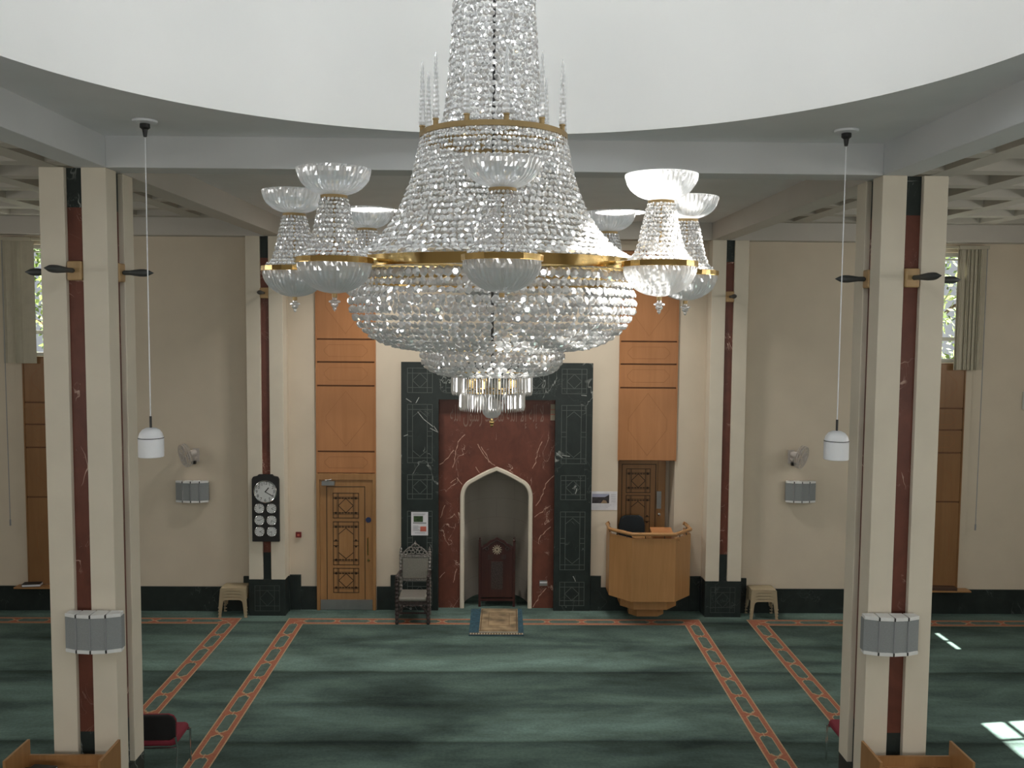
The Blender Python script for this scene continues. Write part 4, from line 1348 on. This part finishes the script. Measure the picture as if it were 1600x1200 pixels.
def prisms(name, r, z0, z1, n_, w):
    mb = MB()
    for k in range(n_):
        a = 2 * PI * k / n_
        e, tt = Vector((cos(a), sin(a), 0)), Vector((-sin(a), cos(a), 0))
        j = random.uniform(-.2, .2)
        vs = []
        for f, q in ((0, .3), (.08, .9), (.78, 1.15), (1, .05)):
            for da in (0, 2 * PI / 3, 4 * PI / 3):
                vs.append(e * (r + cos(da + j) * w * q) + tt * (sin(da + j) * w * q) + Vector((0, 0, z0 + (z1 - z0) * f - Z0)))
        mb.add(vs, [(i * 3 + b2, i * 3 + (b2 + 1) % 3, i * 3 + 3 + (b2 + 1) % 3, i * 3 + 3 + b2) for i in range(3) for b2 in range(3)])
    mb.build(name, 'crystal', CH, kind='stuff', fix=False)
prisms('crystal_prisms', .208, 4.562, 4.462, 84, .0046)
prisms('crystal_prisms', .169, 4.476, 4.380, 72, .0046)
mb = MB(); mb.lathe([(.165, 4.478 - Z0), (.173, 4.478 - Z0), (.173, 4.486 - Z0), (.165, 4.486 - Z0)], (0, 0, 0), 40, closed=True); mb.lathe([(.204, 4.566 - Z0), (.212, 4.566 - Z0), (.212, 4.572 - Z0), (.204, 4.572 - Z0)], (0, 0, 0), 40, closed=True)
for k in range(10):
    a = 2 * PI * k / 10
    mb.lathe([(.001, 4.49 - Z0), (.012, 4.50 - Z0), (.012, 4.54 - Z0), (.001, 4.545 - Z0)], (.12 * cos(a), .12 * sin(a), 0), 8)
    mb.tube([(0, 0, 4.47 - Z0), (.12 * cos(a), .12 * sin(a), 4.49 - Z0)], .006, 6)
mb.build('lamp_cluster', 'brass', CH)
mb = MB(); mb.lathe([(.03, 4.44 - Z0), (.05, 4.41 - Z0), (.054, 4.385 - Z0), (.046, 4.36 - Z0), (.03, 4.343 - Z0), (.001, 4.336 - Z0)], (0, 0, 0), 24); mb.build('glass_globe', 'cut_glass', CH, smooth=50)
mb = MB(); mb.ball((0, 0, 4.318 - Z0), .013); mb.lathe([(.006, 4.336 - Z0), (.006, 4.31 - Z0), (.009, 4.30 - Z0), (.001, 4.29 - Z0)], (0, 0, 0), 10); mb.build('finial', 'brass', CH, smooth=50)
# side lamps
def side_lamp():
    base = MB(); base.tube([(0, 0, 5.0 - Z0), (0, 0, 5.41 - Z0)], .006, 8); base.lathe([(.001, 4.962 - Z0), (.012, 4.962 - Z0), (.012, 4.945 - Z0), (.001, 4.945 - Z0)], (0, 0, 0), 10)
    t = base.build('side_lamp', 'dull_brass', CH)
    out_ = [(.02, 5.387), (.060, 5.391), (.083, 5.398), (.103, 5.407), (.121, 5.420), (.136, 5.435), (.147, 5.452), (.154, 5.470), (.159, 5.487), (.161, 5.498)]
    dish = out_ + [(r - .0035, z + .001) for r, z in out_[::-1]]
    mb = MB(); mb.lathe(rel(dish), (0, 0, 0), 90, flute=.012, jit=.010, keep=(9, 10)); mb.build('glass_dish', 'cut_glass', t)
    mb = MB(); mb.lathe([(.02, 5.374 - Z0), (.058, 5.372 - Z0), (.058, 5.385 - Z0), (.02, 5.386 - Z0)], (0, 0, 0), 30, closed=True); mb.build('collar', 'dull_brass', t)
    mb = MB(); curtain(mb, rel([(.058, 5.366), (.068, 5.330), (.076, 5.29), (.086, 5.24), (.098, 5.19), (.113, 5.15), (.14, 5.124)]), lambda f: .0165 + .006 * f, tilt=.2); mb.build('crystal_skirt', 'crystal', t, kind='stuff', fix=False)
    mb = MB(); mb.lathe([(.15, 5.116 - Z0), (.166, 5.117 - Z0), (.168, 5.117 - Z0), (.168, 5.092 - Z0), (.160, 5.092 - Z0), (.160, 5.108 - Z0), (.15, 5.110 - Z0)], (0, 0, 0), 16, closed=True)
    mb.lathe([(.162, 5.094 - Z0), (.169, 5.094 - Z0), (.169, 5.116 - Z0), (.162, 5.116 - Z0)], (0, 0, 0), 40, closed=True, flute=.006); mb.build('brass_ring', 'brass', t)
    bowl = [(.161 * cos(i * PI / 22), 5.092 - .130 * sin(i * PI / 22)) for i in range(11)] + [(.012, 4.962)]
    bowl += [(max(.008, r - .0035), z + .003) for r, z in bowl[::-1]]
    mb = MB(); mb.lathe(rel(bowl), (0, 0, 0), 90, flute=.012, jit=.010, closed=True, keep=(0, 23)); mb.build('glass_bowl', 'cut_glass', t)
    mb = MB(); mb.lathe([(.004, 4.948 - Z0), (.010, 4.943 - Z0), (.010, 4.936 - Z0), (.026, 4.930 - Z0), (.026, 4.924 - Z0), (.014, 4.918 - Z0), (.018, 4.912 - Z0), (.008, 4.900 - Z0), (.009, 4.893 - Z0), (.001, 4.884 - Z0)], (0, 0, 0), 10); mb.build('glass_drop', 'cut_glass', t)
    return t
lamp = side_lamp()
for k in range(8):
    a = math.radians(2.6 - 90 + 45 * k)
    o = lamp if k == 0 else dup(lamp, CH)
    o.location = (1.015 * cos(a), 1.015 * sin(a), 0)
    o.rotation_euler = (0, 0, a + .2 * k)

# ------------------------------------------------------------------ outside: trees behind the far windows
def tree(x, y, label):
    t = thing('tree', label, 'tree', (x, y, 0))
    mb = MB(); mb.tube([(0, 0, 0), (.05, .1, 2), (-.05, 0, 4.5), (.1, .1, 6.5)], [.14, .12, .08, .03], 10)
    for k in range(7):
        a = k * 2.4
        mb.tube([(0, 0, 2.2 + .5 * k), (.5 * cos(a), .5 * sin(a), 2.7 + .5 * k), (1.1 * cos(a), 1.1 * sin(a), 3.0 + .5 * k)], [.05, .035, .012], 6)
    mb.build('trunk', 'bark', t)
    mb = MB()
    rnd = random.Random(int(x * 10))
    for k in range(2600):
        a, z = rnd.uniform(0, 2 * PI), rnd.uniform(1.8, 7.4)
        r_ = 1.75 * math.sqrt(rnd.random()) * (1 - abs(z - 4.3) / 4.2)
        c = Vector((r_ * cos(a), r_ * sin(a), z))
        u_ = Vector((rnd.gauss(0, 1), rnd.gauss(0, 1), rnd.gauss(0, 1))).normalized()
        w_ = u_.orthogonal().normalized()
        s = rnd.uniform(.05, .10)
        mb.add([c - u_ * s, c + w_ * s * .5, c + u_ * s, c - w_ * s * .5], [(0, 1, 2, 3)])
    mb.build('foliage', 'leaves', t, kind='stuff', fix=False)
tree(-8.6, 18.6, 'leafy green tree outside the far left window')
tree(8.7, 18.6, 'leafy green tree outside the far right window')
mb = MB(); mb.box(-14, 14, 15.8, 30, -.35, -.02); mb.build('ground_outside', 'kerb', kind='structure')
